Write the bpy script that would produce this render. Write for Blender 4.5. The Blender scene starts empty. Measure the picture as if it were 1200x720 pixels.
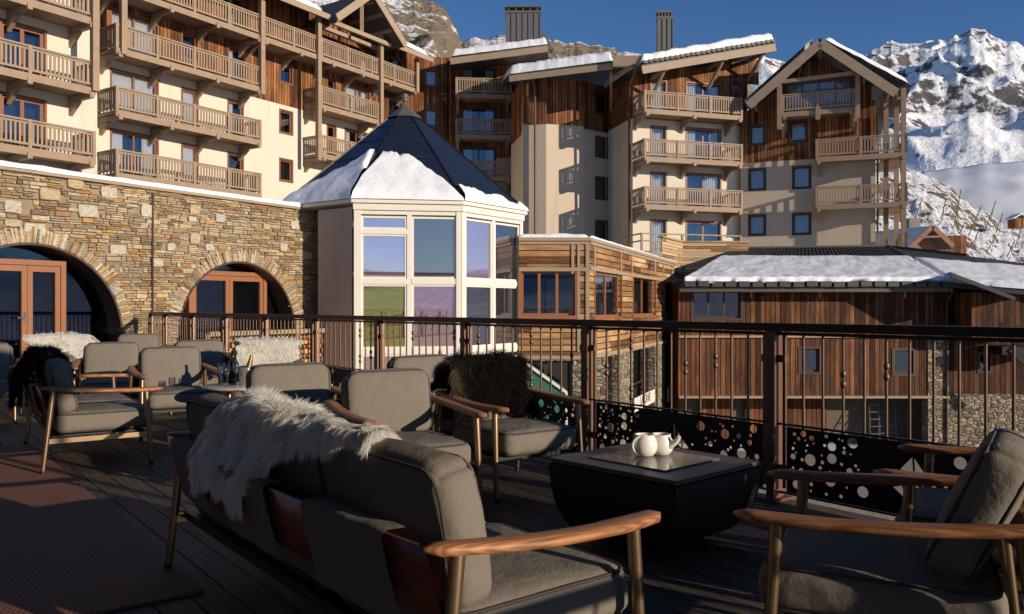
import bpy, bmesh, math, random
from mathutils import Vector, Matrix, noise
from mathutils.geometry import tessellate_polygon
random.seed(11)
SC = bpy.context.scene
COL = SC.collection
F = 950.0
CAMZ = 1.2
ZUP = Vector((0, 0, 1))
R = random.random
def U(a, b): return a + (b - a) * R()
def P(px, d, z=0.0): return Vector(((px - 600) / F * d, d, z))
def ZZ(y, d): return CAMZ + (360 - y) / F * d
# ------------------------------------------------------------------ mesh builder
class MB:
    def __init__(s): s.v = []; s.f = []; s.m = []; s.t = []; s.sm = []
    def add(s, vs, fs, mat=0, tint=(1, 1, 1), smooth=False):
        b = len(s.v); s.v.extend([tuple(v) for v in vs])
        for f in fs:
            s.f.append([b + i for i in f]); s.m.append(mat); s.t.append(tint); s.sm.append(smooth)
    def quad(s, a, b, c, d, mat=0, tint=(1, 1, 1)): s.add([a, b, c, d], [(0, 1, 2, 3)], mat, tint)
    def poly(s, pts, mat=0, tint=(1, 1, 1)): s.add(pts, [tuple(range(len(pts)))], mat, tint)
    def hexa(s, a, mat=0, tint=(1, 1, 1)):      # 8 pts: bottom 4 (ccw from above), top 4
        s.add(a, [(3, 2, 1, 0), (4, 5, 6, 7), (0, 1, 5, 4), (1, 2, 6, 5), (2, 3, 7, 6), (3, 0, 4, 7)], mat, tint)
    def box(s, c, sx, sy, sz, ax=None, mat=0, tint=(1, 1, 1)):   # ax: (X dir) in plan
        c = Vector(c); X = Vector((1, 0, 0)) if ax is None else Vector((ax[0], ax[1], 0)).normalized()
        Y = Vector((-X.y, X.x, 0)); hx, hy, hz = X * sx / 2, Y * sy / 2, ZUP * sz / 2
        s.hexa([c - hx - hy - hz, c + hx - hy - hz, c + hx + hy - hz, c - hx + hy - hz,
                c - hx - hy + hz, c + hx - hy + hz, c + hx + hy + hz, c - hx + hy + hz], mat, tint)
    def bar(s, p, q, w, h, mat=0, tint=(1, 1, 1), up=ZUP):
        p = Vector(p); q = Vector(q); d = (q - p).normalized()
        sd = d.cross(up)
        if sd.length < 1e-4: sd = Vector((1, 0, 0))
        sd = sd.normalized() * w / 2; uu = sd.cross(d).normalized() * h / 2
        s.hexa([p - sd - uu, p + sd - uu, q + sd - uu, q - sd - uu, p - sd + uu, p + sd + uu, q + sd + uu, q - sd + uu], mat, tint)
    def tube(s, path, rad, n=8, mat=0, tint=(1, 1, 1), closed=False, caps=True):
        path = [Vector(p) for p in path]; m = len(path)
        if not hasattr(rad, '__len__'): rad = [rad] * m
        vs = []; fs = []; prev = None
        for i, p in enumerate(path):
            if closed: d = path[(i + 1) % m] - path[i - 1]
            else: d = path[min(i + 1, m - 1)] - path[max(i - 1, 0)]
            d.normalize()
            if prev is None:
                a = d.cross(ZUP)
                if a.length < 1e-3: a = Vector((1, 0, 0))
            else: a = prev - d * prev.dot(d)
            a.normalize(); prev = a; b = d.cross(a)
            for k in range(n):
                t = 2 * math.pi * k / n
                vs.append(p + (a * math.cos(t) + b * math.sin(t)) * rad[i])
        rng = m if closed else m - 1
        for i in range(rng):
            for k in range(n):
                i2 = (i + 1) % m
                fs.append((i * n + k, i * n + (k + 1) % n, i2 * n + (k + 1) % n, i2 * n + k))
        s.add(vs, fs, mat, tint, True)
        if caps and not closed:
            s.add(vs[:n], [tuple(range(n))[::-1]], mat, tint); s.add(vs[-n:], [tuple(range(n))], mat, tint)
    def lathe(s, c, prof, n=24, mat=0, tint=(1, 1, 1), sx=1.0):
        c = Vector(c); vs = []; fs = []
        for (r, z) in prof:
            for k in range(n):
                t = 2 * math.pi * k / n
                vs.append(c + Vector((r * math.cos(t) * sx, r * math.sin(t), z)))
        for i in range(len(prof) - 1):
            for k in range(n):
                fs.append((i * n + k, i * n + (k + 1) % n, (i + 1) * n + (k + 1) % n, (i + 1) * n + k))
        s.add(vs, fs, mat, tint, True)
        s.add(vs[:n], [tuple(range(n))[::-1]], mat, tint); s.add(vs[-n:], [tuple(range(n))], mat, tint)
    def slab(s, pts, th, mat=0, tint=(1, 1, 1)):     # polygon extruded down by th
        n = len(pts); pts = [Vector(p) for p in pts]; lo = [p - ZUP * th for p in pts]
        s.add(pts + lo, [tuple(range(n)), tuple(range(2 * n - 1, n - 1, -1))] + [(i, n + i, n + (i + 1) % n, (i + 1) % n) for i in range(n)], mat, tint)
    def cushion(s, c, sx, sy, sz, r=.05, puff=.02, M=None, mat=0, n=12, wob=.004, cr=0.0):
        # rounded, puffed box; thin axis z
        h = Vector((sx / 2, sy / 2, sz / 2)); key = {}; vs = []; fs = []
        ts = [math.sin((i / n - .5) * math.pi) for i in range(n + 1)]
        def V(p):
            k = (round(p[0], 5), round(p[1], 5), round(p[2], 5))
            if k in key: return key[k]
            q = Vector((p[0] * h.x, p[1] * h.y, p[2] * h.z))
            inn = Vector([max(-(h[i] - r), min(h[i] - r, q[i])) for i in range(3)])
            d = q - inn
            if d.length > 1e-6: d = d.normalized() * r
            o = inn + d
            w = (1 - p[0] ** 2) * (1 - p[1] ** 2)
            o.z += (1 if p[2] > 0 else -1) * puff * w * abs(p[2])
            o.x += p[0] * abs(p[0]) * puff * .4 * (1 - p[1] ** 2) * (1 - p[2] ** 2)
            o.y += p[1] * abs(p[1]) * puff * .4 * (1 - p[0] ** 2) * (1 - p[2] ** 2)
            if cr:
                ax_, ay_ = abs(p[0]), abs(p[1]); o.x -= (1 if p[0] > 0 else -1) * cr * ax_ ** 2 * ay_ ** 7; o.y -= (1 if p[1] > 0 else -1) * cr * ay_ ** 2 * ax_ ** 7
            nz = noise.noise(o * 7 + Vector((sx * 31, sy * 17, c[0] * 9)))
            o *= 1 + nz * wob * 5; o.z += wob * 1.2 * noise.noise(o * 16 + Vector((c[0] * 5, 0, 0))) * (1 if p[2] > 0 else -1)
            key[k] = len(vs); vs.append(o); return key[k]
        for ax in range(3):
            for sg in (-1, 1):
                for i in range(n):
                    for j in range(n):
                        q = []
                        for (a, b) in ((i, j), (i + 1, j), (i + 1, j + 1), (i, j + 1)):
                            p = [0, 0, 0]; p[ax] = sg; p[(ax + 1) % 3] = ts[a]; p[(ax + 2) % 3] = ts[b]; q.append(V(p))
                        fs.append(tuple(q) if sg > 0 else tuple(q[::-1]))
        M = M or Matrix()
        c = Vector(c); s.add([M @ v + c for v in vs], fs, mat, (1, 1, 1), True)
    def piping(s, c, sx, sy, sz, r, M=None, rp=.005, mat=0, top=True, bottom=True):
        M = M or Matrix(); c = Vector(c)
        for zz in ([1] if top else []) + ([-1] if bottom else []):
            path = []; R0 = r * 1.3; ix = sx / 2 - r * .22; iy = sy / 2 - r * .22
            for (qx, qy, a0) in ((1, 1, 0), (-1, 1, 90), (-1, -1, 180), (1, -1, 270)):
                for k in range(5):
                    a = math.radians(a0 + k * 22.5)
                    path.append(Vector((qx * (ix - R0) + R0 * math.cos(a), qy * (iy - R0) + R0 * math.sin(a), zz * (sz / 2 - r * .22))))
                # straight midpoints
            s.tube([M @ p + c for p in path], rp, 6, mat, closed=True)
    def build(s, name, mats, parent=None, local=False):
        me = bpy.data.meshes.new(name)
        org = Vector((0, 0, 0)) if (local or parent is None) else ORG.get(parent.name, Vector((0, 0, 0)))
        me.from_pydata([(x - org.x, y - org.y, z - org.z) for x, y, z in s.v], [], s.f)
        me.polygons.foreach_set('material_index', s.m)
        me.polygons.foreach_set('use_smooth', s.sm)
        uv = me.uv_layers.new(name='UVMap'); ca = me.color_attributes.new('tint', 'FLOAT_COLOR', 'CORNER')
        uvs = []; cols = []; V = s.v
        for f, t in zip(s.f, s.t):
            a = V[f[0]]; b = V[f[1]]; c = V[f[2]]
            e1 = (b[0] - a[0], b[1] - a[1], b[2] - a[2]); e2 = (c[0] - a[0], c[1] - a[1], c[2] - a[2])
            nx = e1[1] * e2[2] - e1[2] * e2[1]; ny = e1[2] * e2[0] - e1[0] * e2[2]; nz = e1[0] * e2[1] - e1[1] * e2[0]
            h = math.hypot(nx, ny); L = math.sqrt(h * h + nz * nz) or 1
            if h < 1e-3 * L: tx, ty, bx, by, bz = 1, 0, 0, 1, 0
            else:
                tx, ty = -ny / h, nx / h
                bx = (0 - nz * ty) / L; by = (nz * tx) / L; bz = (nx * ty - ny * tx) / L
            for i in f:
                x, y, z = V[i]; uvs += [x * tx + y * ty, x * bx + y * by + z * bz]; cols += [t[0], t[1], t[2], 1]
        me.color_attributes['tint'].data.foreach_set('color', cols); me.uv_layers['UVMap'].data.foreach_set('uv', uvs)
        for m in (mats if isinstance(mats, (list, tuple)) else [mats]): me.materials.append(m)
        me.update()
        o = bpy.data.objects.new(name, me); COL.objects.link(o)
        if parent is not None: o.parent = parent; ORG[o.name] = org
        return o
ORG = {}
def tag(o, label=None, cat=None, group=None, kind=None):
    if label: o['label'] = label
    if cat: o['category'] = cat
    if group: o['group'] = group
    if kind: o['kind'] = kind
    return o
def thing(name, label, cat, loc=(0, 0, 0), group=None):
    o = bpy.data.objects.new(name, None); COL.objects.link(o); o.location = loc; o.empty_display_size = .3
    ORG[o.name] = Vector(loc); return tag(o, label, cat, group)
def kids(o): return [c for c in bpy.data.objects if c.parent == o]
def copy_tree(o, parent=None, tree=None):
    c = o.copy(); COL.objects.link(c); c.parent = parent
    for ch in kids(o): copy_tree(ch, c)
    return c
def place(o, x, y, f):
    o.location = (x, y, 0); o.rotation_euler = (0, 0, math.atan2(f[1], f[0]) - math.pi / 2)
# ------------------------------------------------------------------ materials
class NT:
    def __init__(s, name):
        s.m = bpy.data.materials.new(name); s.m.use_nodes = True; s.t = s.m.node_tree; s.t.nodes.clear()
        s.out = s.t.nodes.new('ShaderNodeOutputMaterial'); s.b = s.n('ShaderNodeBsdfPrincipled')
        s.t.links.new(s.b.outputs[0], s.out.inputs[0])
    def n(s, typ, ins=None, **kw):
        o = s.t.nodes.new(typ)
        for k, v in kw.items(): setattr(o, k, v)
        for k, v in (ins or {}).items(): s.set(o.inputs[k], v)
        return o
    def set(s, sock, v):
        if isinstance(v, bpy.types.NodeSocket): s.t.links.new(v, sock)
        elif isinstance(v, bpy.types.Node): s.t.links.new(v.outputs[0], sock)
        else:
            if sock.type == 'RGBA' and len(v) == 3: v = (*v, 1)
            sock.default_value = v
    def B(s, **kw):
        for k, v in kw.items(): s.set(s.b.inputs[k.replace('_', ' ')], v)
    def uv(s): return s.n('ShaderNodeTexCoord').outputs['UV']
    def ob(s): return s.n('ShaderNodeTexCoord').outputs['Object']
    def tint(s): return s.n('ShaderNodeAttribute', attribute_name='tint').outputs['Color']
    def map(s, v, sc): return s.n('ShaderNodeMapping', {'Vector': v, 'Scale': sc}).outputs[0]
    def noise(s, v, scale, detail=4, rough=.55): return s.n('ShaderNodeTexNoise', {'Vector': v, 'Scale': scale, 'Detail': detail, 'Roughness': rough}).outputs['Fac']
    def ramp(s, fac, stops, interp='LINEAR'):
        r = s.n('ShaderNodeValToRGB', {'Fac': fac}); r.color_ramp.interpolation = interp; cr = r.color_ramp
        while len(cr.elements) < len(stops): cr.elements.new(.5)
        for e, (p, c) in zip(cr.elements, stops):
            e.position = p; e.color = (*c, 1) if len(c) == 3 else c
        return r.outputs[0]
    def math(s, op, a, b=0.0, c=0.0, clamp=False):
        return s.n('ShaderNodeMath', {0: a, 1: b, 2: c}, operation=op, use_clamp=clamp).outputs[0]
    def mix(s, f, a, b, mode='MIX'):
        m = s.n('ShaderNodeMix', data_type='RGBA', blend_type=mode)
        s.set(m.inputs[0], f); s.set(m.inputs[6], a); s.set(m.inputs[7], b); return m.outputs[2]
    def bump(s, h, st=.3, dist=.01):
        s.B(Normal=s.n('ShaderNodeBump', {'Height': h, 'Strength': st, 'Distance': dist}).outputs[0])
    def sep(s, v): return s.n('ShaderNodeSeparateXYZ', {0: v}).outputs
    def rgb(s, f): return s.ramp(f, [(0, (0, 0, 0)), (1, (1, 1, 1))])
def simple(name, col, rough=.6, metal=0, nz=.12, sc=6, bump=0, spec=None, bsc=40):
    t = NT(name); v = t.ob()
    f = t.noise(v, sc, 5)
    c = t.mix(f, [x * (1 - nz) for x in col], [min(1, x * (1 + nz)) for x in col])
    c = t.mix(1.0, c, t.tint(), 'MULTIPLY')
    t.B(Base_Color=c, Roughness=rough, Metallic=metal)
    if spec is not None: t.B(Specular_IOR_Level=spec)
    if bump: t.bump(t.noise(v, bsc, 4), bump, .01)
    return t.m
def boards(name, horiz=False, bw=.16, cols=None, groove=.06, rough=.75, stain=.5, bump=.5):
    t = NT(name); u, v, _ = t.sep(t.uv())
    a, l = (v, u) if horiz else (u, v)
    k = t.math('DIVIDE', a, bw); idx = t.math('FLOOR', k); fr = t.math('FRACT', k)
    rnd = t.n('ShaderNodeTexWhiteNoise', {'W': idx}, noise_dimensions='1D').outputs[0]
    seg = t.math('FLOOR', t.math('ADD', t.math('DIVIDE', l, 2.4 if horiz else 30.0), t.math('MULTIPLY', rnd, 7.3)))
    rnd2 = t.n('ShaderNodeTexWhiteNoise', {'Vector': t.n('ShaderNodeCombineXYZ', {0: idx, 1: seg}).outputs[0]}, noise_dimensions='2D').outputs[0]
    g = t.n('ShaderNodeCombineXYZ', {0: t.math('MULTIPLY', a, 30), 1: t.math('MULTIPLY', l, 1.6), 2: t.math('MULTIPLY', rnd2, 50)}).outputs[0]
    gr = t.noise(g, 1.0, 6, .65)
    big = t.noise(t.n('ShaderNodeCombineXYZ', {0: t.math('MULTIPLY', a, .8), 1: t.math('MULTIPLY', l, .35)}).outputs[0], 1.3, 3)
    grc = t.math('ADD', t.math('MULTIPLY', t.math('SUBTRACT', gr, .5), 2.0), .5)
    f = t.math('ADD', t.math('MULTIPLY', rnd2, .30 if not horiz else .42), t.math('ADD', t.math('MULTIPLY', grc, .5), t.math('MULTIPLY', t.math('SUBTRACT', big, .5), stain)), clamp=True)
    c = t.ramp(f, cols); c = t.mix(1.0, c, t.ramp(rnd2, [(0, (.68, .64, .6)), (.5, (1, 1, 1)), (1, (1.2, 1.18, 1.12))]), 'MULTIPLY')
    edge = t.math('LESS_THAN', t.math('MINIMUM', fr, t.math('SUBTRACT', 1.0, fr)), groove)
    c = t.mix(edge, c, (.012, .007, .004))
    c = t.mix(1.0, c, t.tint(), 'MULTIPLY')
    t.B(Base_Color=c, Roughness=rough, Specular_IOR_Level=.25)
    h = t.math('ADD', t.math('MULTIPLY', gr, .35), t.math('ADD', t.math('MULTIPLY', rnd2, .4), t.math('MULTIPLY', edge, -1.2)))
    t.bump(h, bump, .02); return t.m
def pane(name, col, rough=.04, refl=.85):
    t = NT(name); nz = t.noise(t.ob(), 1.3, 2)
    t.B(Base_Color=t.mix(nz, [c * .85 for c in col], col), Roughness=rough, Metallic=refl, Specular_IOR_Level=.6)
    t.bump(t.noise(t.ob(), .9, 1), .03, .02); return t.m
def glassy(name, tr=(.75, .8, .85), fac=.32, tintc=(.8, .9, 1)):
    t = NT(name); t.t.nodes.remove(t.b)
    a = t.n('ShaderNodeBsdfTransparent', {'Color': tr}); b = t.n('ShaderNodeBsdfGlossy', {'Color': tintc, 'Roughness': .03})
    lw = t.n('ShaderNodeLayerWeight', {'Blend': fac})
    f = t.math('ADD', lw.outputs['Fresnel'], fac * .7, clamp=True)
    m = t.n('ShaderNodeMixShader', {0: f, 1: a, 2: b}); t.t.links.new(m.outputs[0], t.out.inputs[0]); return t.m
M = {}
M['cream'] = (lambda: None)
def stucco(name, col):
    t = NT(name); v = t.ob(); f = t.noise(v, .35, 4); g = t.noise(v, 18, 3)
    streak = t.noise(t.map(v, (1.2, 1.2, .12)), 2.0, 4)
    c = t.mix(f, [x * .9 for x in col], [x * 1.06 for x in col]); c = t.mix(t.math('MULTIPLY', t.math('GREATER_THAN', streak, .62), .12), c, (.25, .2, .15))
    t.B(Base_Color=t.mix(1.0, c, t.tint(), 'MULTIPLY'), Roughness=.9, Specular_IOR_Level=.15); t.bump(g, .25, .01); return t.m
M['cream'] = stucco('cream_render', (.66, .60, .49))
M['beige'] = stucco('beige_render', (.56, .46, .35))
M['grey_render'] = stucco('grey_render', (.50, .41, .33))
M['clad'] = boards('brown_cladding', False, .19, [(.06, (.035, .013, .007)), (.32, (.15, .052, .02)), (.56, (.30, .125, .045)), (.9, (.46, .24, .10))], groove=.09, stain=.8)
M['barn'] = boards('barn_boards', False, .19, [(.10, (.022, .009, .005)), (.36, (.10, .036, .015)), (.62, (.215, .085, .034)), (.97, (.38, .19, .09))], stain=.9, groove=.10)
M['larch'] = boards('weathered_larch', True, .17, [(.08, (.05, .022, .009)), (.32, (.19, .088, .034)), (.58, (.36, .20, .088)), (.95, (.58, .42, .25))], stain=1.0, groove=.08)
M['pale_larch'] = boards('pale_larch', True, .14, [(.05, (.20, .12, .06)), (.4, (.40, .27, .15)), (.9, (.58, .44, .28))], stain=.6, groove=.06)
M['balc'] = simple('balcony_wood', (.31, .215, .14), .7, nz=.22, sc=3, bump=.2)
M['soffit'] = simple('soffit_wood', (.16, .10, .06), .8, nz=.25)
M['fascia'] = simple('fascia_wood', (.34, .25, .17), .7, nz=.2, sc=2)
M['frame'] = simple('window_wood', (.2, .07, .03), .5, nz=.2)
M['framered'] = simple('door_wood', (.29, .115, .048), .42, nz=.15, sc=4)
M['framedark'] = simple('dark_window_wood', (.06, .028, .018), .5, nz=.2)
M['pane'] = glassy('window_glass', (.72, .74, .76), .22, (.8, .88, 1))
M['pane_dark'] = glassy('door_glass', (.35, .38, .42), .14, (.6, .7, .9))
M['blackin'] = simple('dark_interior', (.012, .012, .014), .9)
M['curtain'] = simple('curtain_cloth', (.72, .70, .66), .9, nz=.08)
M['snow'] = (lambda t: (t.B(Base_Color=t.mix(t.noise(t.ob(), 1.5, 4), (.80, .82, .85), (.9, .9, .9)), Roughness=.7, Specular_IOR_Level=.3),
                        t.bump(t.math('ADD', t.noise(t.ob(), 3, 5), t.math('MULTIPLY', t.noise(t.ob(), 30, 5), .35)), .55, .07), t.m)[-1])(NT('snow'))
M['slate'] = simple('dark_roof_tiles', (.045, .04, .036), .55, nz=.4, sc=9, bump=.4)
M['zinc'] = simple('zinc_grey', (.16, .145, .13), .45, .4, nz=.2)
M['pipe'] = simple('drainpipe_metal', (.10, .08, .065), .45, .5)
M['steel'] = simple('rail_steel', (.038, .026, .02), .42, .5, nz=.35, sc=30)
M['bar'] = simple('baluster_steel', (.16, .10, .065), .4, .65, nz=.3, sc=25)
M['post'] = simple('post_steel', (.15, .065, .035), .5, .3, nz=.4, sc=14)
M['panel'] = simple('black_panel', (.012, .010, .010), .55, .2)
M['bronze'] = simple('bronze_metal', (.36, .25, .15), .33, .9, nz=.15)
M['foot'] = simple('black_foot', (.01, .01, .01), .5)
M['blackmetal'] = simple('black_metal', (.015, .014, .014), .5, .3)
M['white'] = simple('white_aluminium', (.74, .69, .60), .4, nz=.06)
M['concrete'] = simple('concrete', (.33, .28, .22), .9, nz=.2, sc=2, bump=.2)
M['green'] = simple('green_canvas', (.03, .12, .09), .8)
M['ceramic'] = simple('white_ceramic', (.78, .74, .66), .25, nz=.03)
M['red'] = simple('red_plastic', (.55, .04, .03), .5)
M['bottle'] = simple('dark_bottle_glass', (.012, .008, .006), .08, nz=.1)
M['foil'] = simple('gold_foil', (.6, .38, .12), .3, .9)
M['chrome'] = simple('polished_steel', (.72, .70, .67), .12, 1.0, nz=.04)
M['glass'] = glassy('clear_glass', (.93, .94, .95), .16, (1, 1, 1))
def armwood():
    t = NT('oiled_wood'); v = t.ob(); g = t.noise(t.map(v, (18, 2.0, 18)), 3, 6, .6)
    w = t.n('ShaderNodeTexWave', {'Vector': t.map(v, (9, .6, 9)), 'Scale': 3.0, 'Distortion': 6.0, 'Detail': 3.0}).outputs['Fac']
    c = t.ramp(t.math('ADD', t.math('MULTIPLY', g, .7), t.math('MULTIPLY', w, .3)), [(.25, (.16, .055, .02)), (.5, (.33, .135, .05)), (.8, (.48, .22, .09))])
    t.B(Base_Color=c, Roughness=.52); t.bump(g, .15, .003); return t.m
M['arm'] = armwood()
def redwood():
    t = NT('red_plywood'); v = t.ob(); g = t.noise(t.map(v, (2, 14, 14)), 4, 5, .6)
    t.B(Base_Color=t.ramp(g, [(.3, (.10, .022, .010)), (.7, (.24, .06, .028))]), Roughness=.4); return t.m
M['plywood'] = redwood()
def fabric(name, col, dark=False):
    t = NT(name); v = t.ob()
    w1 = t.n('ShaderNodeTexWave', {'Vector': v, 'Scale': 95.0, 'Distortion': .6, 'Detail': 1.0}, bands_direction='DIAGONAL').outputs['Fac']
    w2 = t.n('ShaderNodeTexWave', {'Vector': t.map(v, (-1, 1, 1)), 'Scale': 95.0, 'Distortion': .6, 'Detail': 1.0}, bands_direction='DIAGONAL').outputs['Fac']
    w = t.math('MULTIPLY', t.math('ADD', w1, w2), .5); nz = t.noise(v, 7, 5); fine = t.noise(v, 220, 2)
    f = t.math('ADD', t.math('MULTIPLY', w, .5), t.math('MULTIPLY', fine, .5))
    c = t.mix(f, [x * .62 for x in col], [x * 1.3 for x in col]); c = t.mix(t.math('MULTIPLY', nz, .3), c, [x * .7 for x in col])
    t.B(Base_Color=c, Roughness=.95, Specular_IOR_Level=.1, Sheen_Weight=.0)
    t.bump(t.math('ADD', t.math('MULTIPLY', f, .35), t.math('MULTIPLY', t.noise(v, 7, 5), 5.0)), .5, .008); return t.m
M['fabric'] = fabric('grey_fabric', (.205, .175, .145))  # cloth darker than its real colour, standing in for deeper foreground shade
M['pipe_fab'] = simple('dark_piping', (.05, .045, .04), .9)
def furmat():
    t = NT('fur'); 
    t.B(Base_Color=t.tint(), Roughness=.7, Specular_IOR_Level=.2, Sheen_Weight=.1)
    tr = t.n('ShaderNodeBsdfTranslucent', {'Color': t.tint()}); m = t.n('ShaderNodeMixShader', {0: .45, 1: t.b.outputs[0], 2: tr})
    t.t.links.new(m.outputs[0], t.out.inputs[0]); return t.m
M['fur'] = furmat()
def deckmat():
    t = NT('weathered_deck'); v = t.ob()
    u = t.n('ShaderNodeMapping', {'Vector': v, 'Rotation': (0, 0, -math.atan2(.785, -.62))}).outputs[0]
    g = t.noise(t.map(u, (1.3, 26, 1)), 2.2, 7, .65); big = t.noise(v, 1.1, 4); fine = t.noise(t.map(u, (6, 90, 1)), 3, 3)
    f = t.math('ADD', t.math('MULTIPLY', g, .65), t.math('MULTIPLY', big, .35))
    c = t.ramp(f, [(.3, (.018, .013, .010)), (.5, (.082, .059, .040)), (.72, (.22, .165, .11))])
    c = t.mix(1.0, c, t.tint(), 'MULTIPLY')
    t.B(Base_Color=c, Roughness=t.math('ADD', .45, t.math('MULTIPLY', big, .4)), Specular_IOR_Level=.35)
    t.bump(t.math('ADD', g, t.math('MULTIPLY', fine, .4)), .55, .008); return t.m
M['deck'] = deckmat()
def matmat():
    t = NT('perforated_rubber'); v = t.ob()
    u = t.n('ShaderNodeMapping', {'Vector': v, 'Rotation': (0, 0, -math.atan2(.785, -.62)), 'Scale': (1, 1, 1)}).outputs[0]
    x, y, z = t.sep(u)
    kx = t.math('DIVIDE', x, .030); ky = t.math('ADD', t.math('DIVIDE', y, .022), t.math('MULTIPLY', t.math('MODULO', t.math('FLOOR', kx), 2.0), .5))
    fx = t.math('ABSOLUTE', t.math('SUBTRACT', t.math('FRACT', kx), .5)); fy = t.math('ABSOLUTE', t.math('SUBTRACT', t.math('FRACT', ky), .5))
    hole = t.math('LESS_THAN', t.math('ADD', t.math('MULTIPLY', fx, fx), t.math('MULTIPLY', fy, fy)), .07)
    c = t.mix(t.noise(v, 4, 5), (.17, .062, .036), (.28, .11, .068)); c = t.mix(hole, c, (.012, .008, .006))
    t.B(Base_Color=c, Roughness=.8); t.bump(t.math('MULTIPLY', hole, -1.0), .8, .008); return t.m
M['rubber'] = matmat()
def stonemat():
    t = NT('schist_stone'); v = t.ob(); f = t.noise(t.map(v, (3, 3, 9)), 4, 6, .65); g = t.noise(v, 14, 4)
    c = t.mix(1.0, t.ramp(f, [(.3, (.55, .5, .45)), (.55, (1, 1, 1)), (.75, (1.25, 1.15, 1.0))]), t.tint(), 'MULTIPLY')
    t.B(Base_Color=c, Roughness=.85, Specular_IOR_Level=.2); t.bump(t.math('ADD', f, t.math('MULTIPLY', g, .6)), .7, .03); return t.m
M['stone'] = stonemat()
M['mortar'] = simple('mortar', (.27, .21, .14), .95, nz=.3, sc=10, bump=.4)
def pebble():
    t = NT('rubble_masonry'); uv = t.uv(); vo = t.n('ShaderNodeTexVoronoi', {'Vector': t.map(uv, (4.2, 8.5, 1)), 'Scale': 1.0, 'Randomness': .9})
    ed = t.n('ShaderNodeTexVoronoi', {'Vector': t.map(uv, (4.2, 8.5, 1)), 'Scale': 1.0, 'Randomness': .9}, feature='DISTANCE_TO_EDGE').outputs[0]
    r = t.sep(vo.outputs['Color'])[0]
    c = t.ramp(r, [(0, (.15, .12, .08)), (.4, (.36, .29, .19)), (.75, (.48, .40, .28)), (1, (.25, .23, .20))])
    c = t.mix(t.noise(uv, 9, 5), t.mix(1.0, c, (.6, .6, .6), 'MULTIPLY'), c)
    m = t.math('LESS_THAN', ed, .06); c = t.mix(m, c, (.09, .07, .05))
    t.B(Base_Color=c, Roughness=.9); t.bump(t.math('MINIMUM', ed, .2), .9, .15); return t.m
M['rubble'] = pebble()
def rockmat(name, bias, sc, rockc=((.06, .045, .035), (.22, .16, .11)), nzw=.5, nw=.5):
    t = NT(name); v = t.ob(); g = t.n('ShaderNodeNewGeometry'); nz = t.sep(g.outputs['Normal'])[2]
    n1 = t.noise(v, sc, 8, .62); n2 = t.noise(v, sc * 5, 6, .65)
    f = t.math('ADD', t.math('ADD', t.math('MULTIPLY', nz, nw), .5 - nw * .62), t.math('MULTIPLY', t.math('SUBTRACT', t.math('ADD', t.math('MULTIPLY', n1, .55), t.math('MULTIPLY', n2, .45)), .5), nzw * 4))
    m = t.ramp(t.math('ADD', f, bias), [(.46, (0, 0, 0)), (.54, (1, 1, 1))])
    rc = t.mix(n2, rockc[0], rockc[1])
    t.B(Base_Color=t.mix(m, rc, (.84, .85, .88)), Roughness=.85, Specular_IOR_Level=.15)
    t.bump(t.math('ADD', n2, n1), .35 if name.startswith('mountain') else .8, 1.0 / sc * .3); return t, m
M['mount'] = rockmat('mountain_rock', .03, .013, ((.055, .053, .06), (.16, .145, .145)), .46, .38)[0].m
M['hill'] = rockmat('hill_rock', -.14, .05, ((.12, .09, .06), (.40, .32, .22)), .55, .45)[0].m
M['nearhill'] = rockmat('near_hill_rock', -.03, .30, ((.06, .045, .03), (.24, .18, .12)), .5, .5)[0].m
# ------------------------------------------------------------------ facade frames
class Fr:
    def __init__(s, ox, oy, ex, ey):
        L = math.hypot(ex, ey); s.O = Vector((ox, oy, 0)); s.e = Vector((ex / L, ey / L, 0)); s.n = Vector((ey / L, -ex / L, 0))
    def off(s, o):
        q = s.O + s.n * o; return Fr(q.x, q.y, s.e.x, s.e.y)
    def p(s, a, z, o=0): return s.O + s.e * a + s.n * o + ZUP * z
    def S(s, px):
        k = (px - 600) / F; return (k * s.O.y - s.O.x) / (s.e.x - k * s.e.y)
    def Z(s, px, y): return ZZ(y, s.O.y + s.e.y * s.S(px))
def facade(mb, fr, s0, s1, z0, z1, holes=(), mat=0, depth=.2, rmat=None, tint=(1, 1, 1)):
    rmat = mat if rmat is None else rmat
    holes = [(max(a, s0), min(b, s1), max(c, z0), min(d, z1)) for a, b, c, d in holes if b > s0 and a < s1 and d > z0 and c < z1]
    xs = sorted({s0, s1, *[h[0] for h in holes], *[h[1] for h in holes]}); zs = sorted({z0, z1, *[h[2] for h in holes], *[h[3] for h in holes]})
    for i in range(len(xs) - 1):
        for j in range(len(zs) - 1):
            cx = (xs[i] + xs[i + 1]) / 2; cz = (zs[j] + zs[j + 1]) / 2
            if any(a < cx < b and c < cz < d for a, b, c, d in holes): continue
            mb.quad(fr.p(xs[i], zs[j]), fr.p(xs[i + 1], zs[j]), fr.p(xs[i + 1], zs[j + 1]), fr.p(xs[i], zs[j + 1]), mat, tint)
    for a, b, c, d in holes:
        D = -depth
        if c > z0: mb.quad(fr.p(a, c), fr.p(b, c), fr.p(b, c, D), fr.p(a, c, D), rmat, tint)
        if d < z1: mb.quad(fr.p(a, d, D), fr.p(b, d, D), fr.p(b, d), fr.p(a, d), rmat, tint)
        mb.quad(fr.p(a, c), fr.p(a, c, D), fr.p(a, d, D), fr.p(a, d), rmat, tint)
        mb.quad(fr.p(b, c, D), fr.p(b, c), fr.p(b, d), fr.p(b, d, D), rmat, tint)
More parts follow.
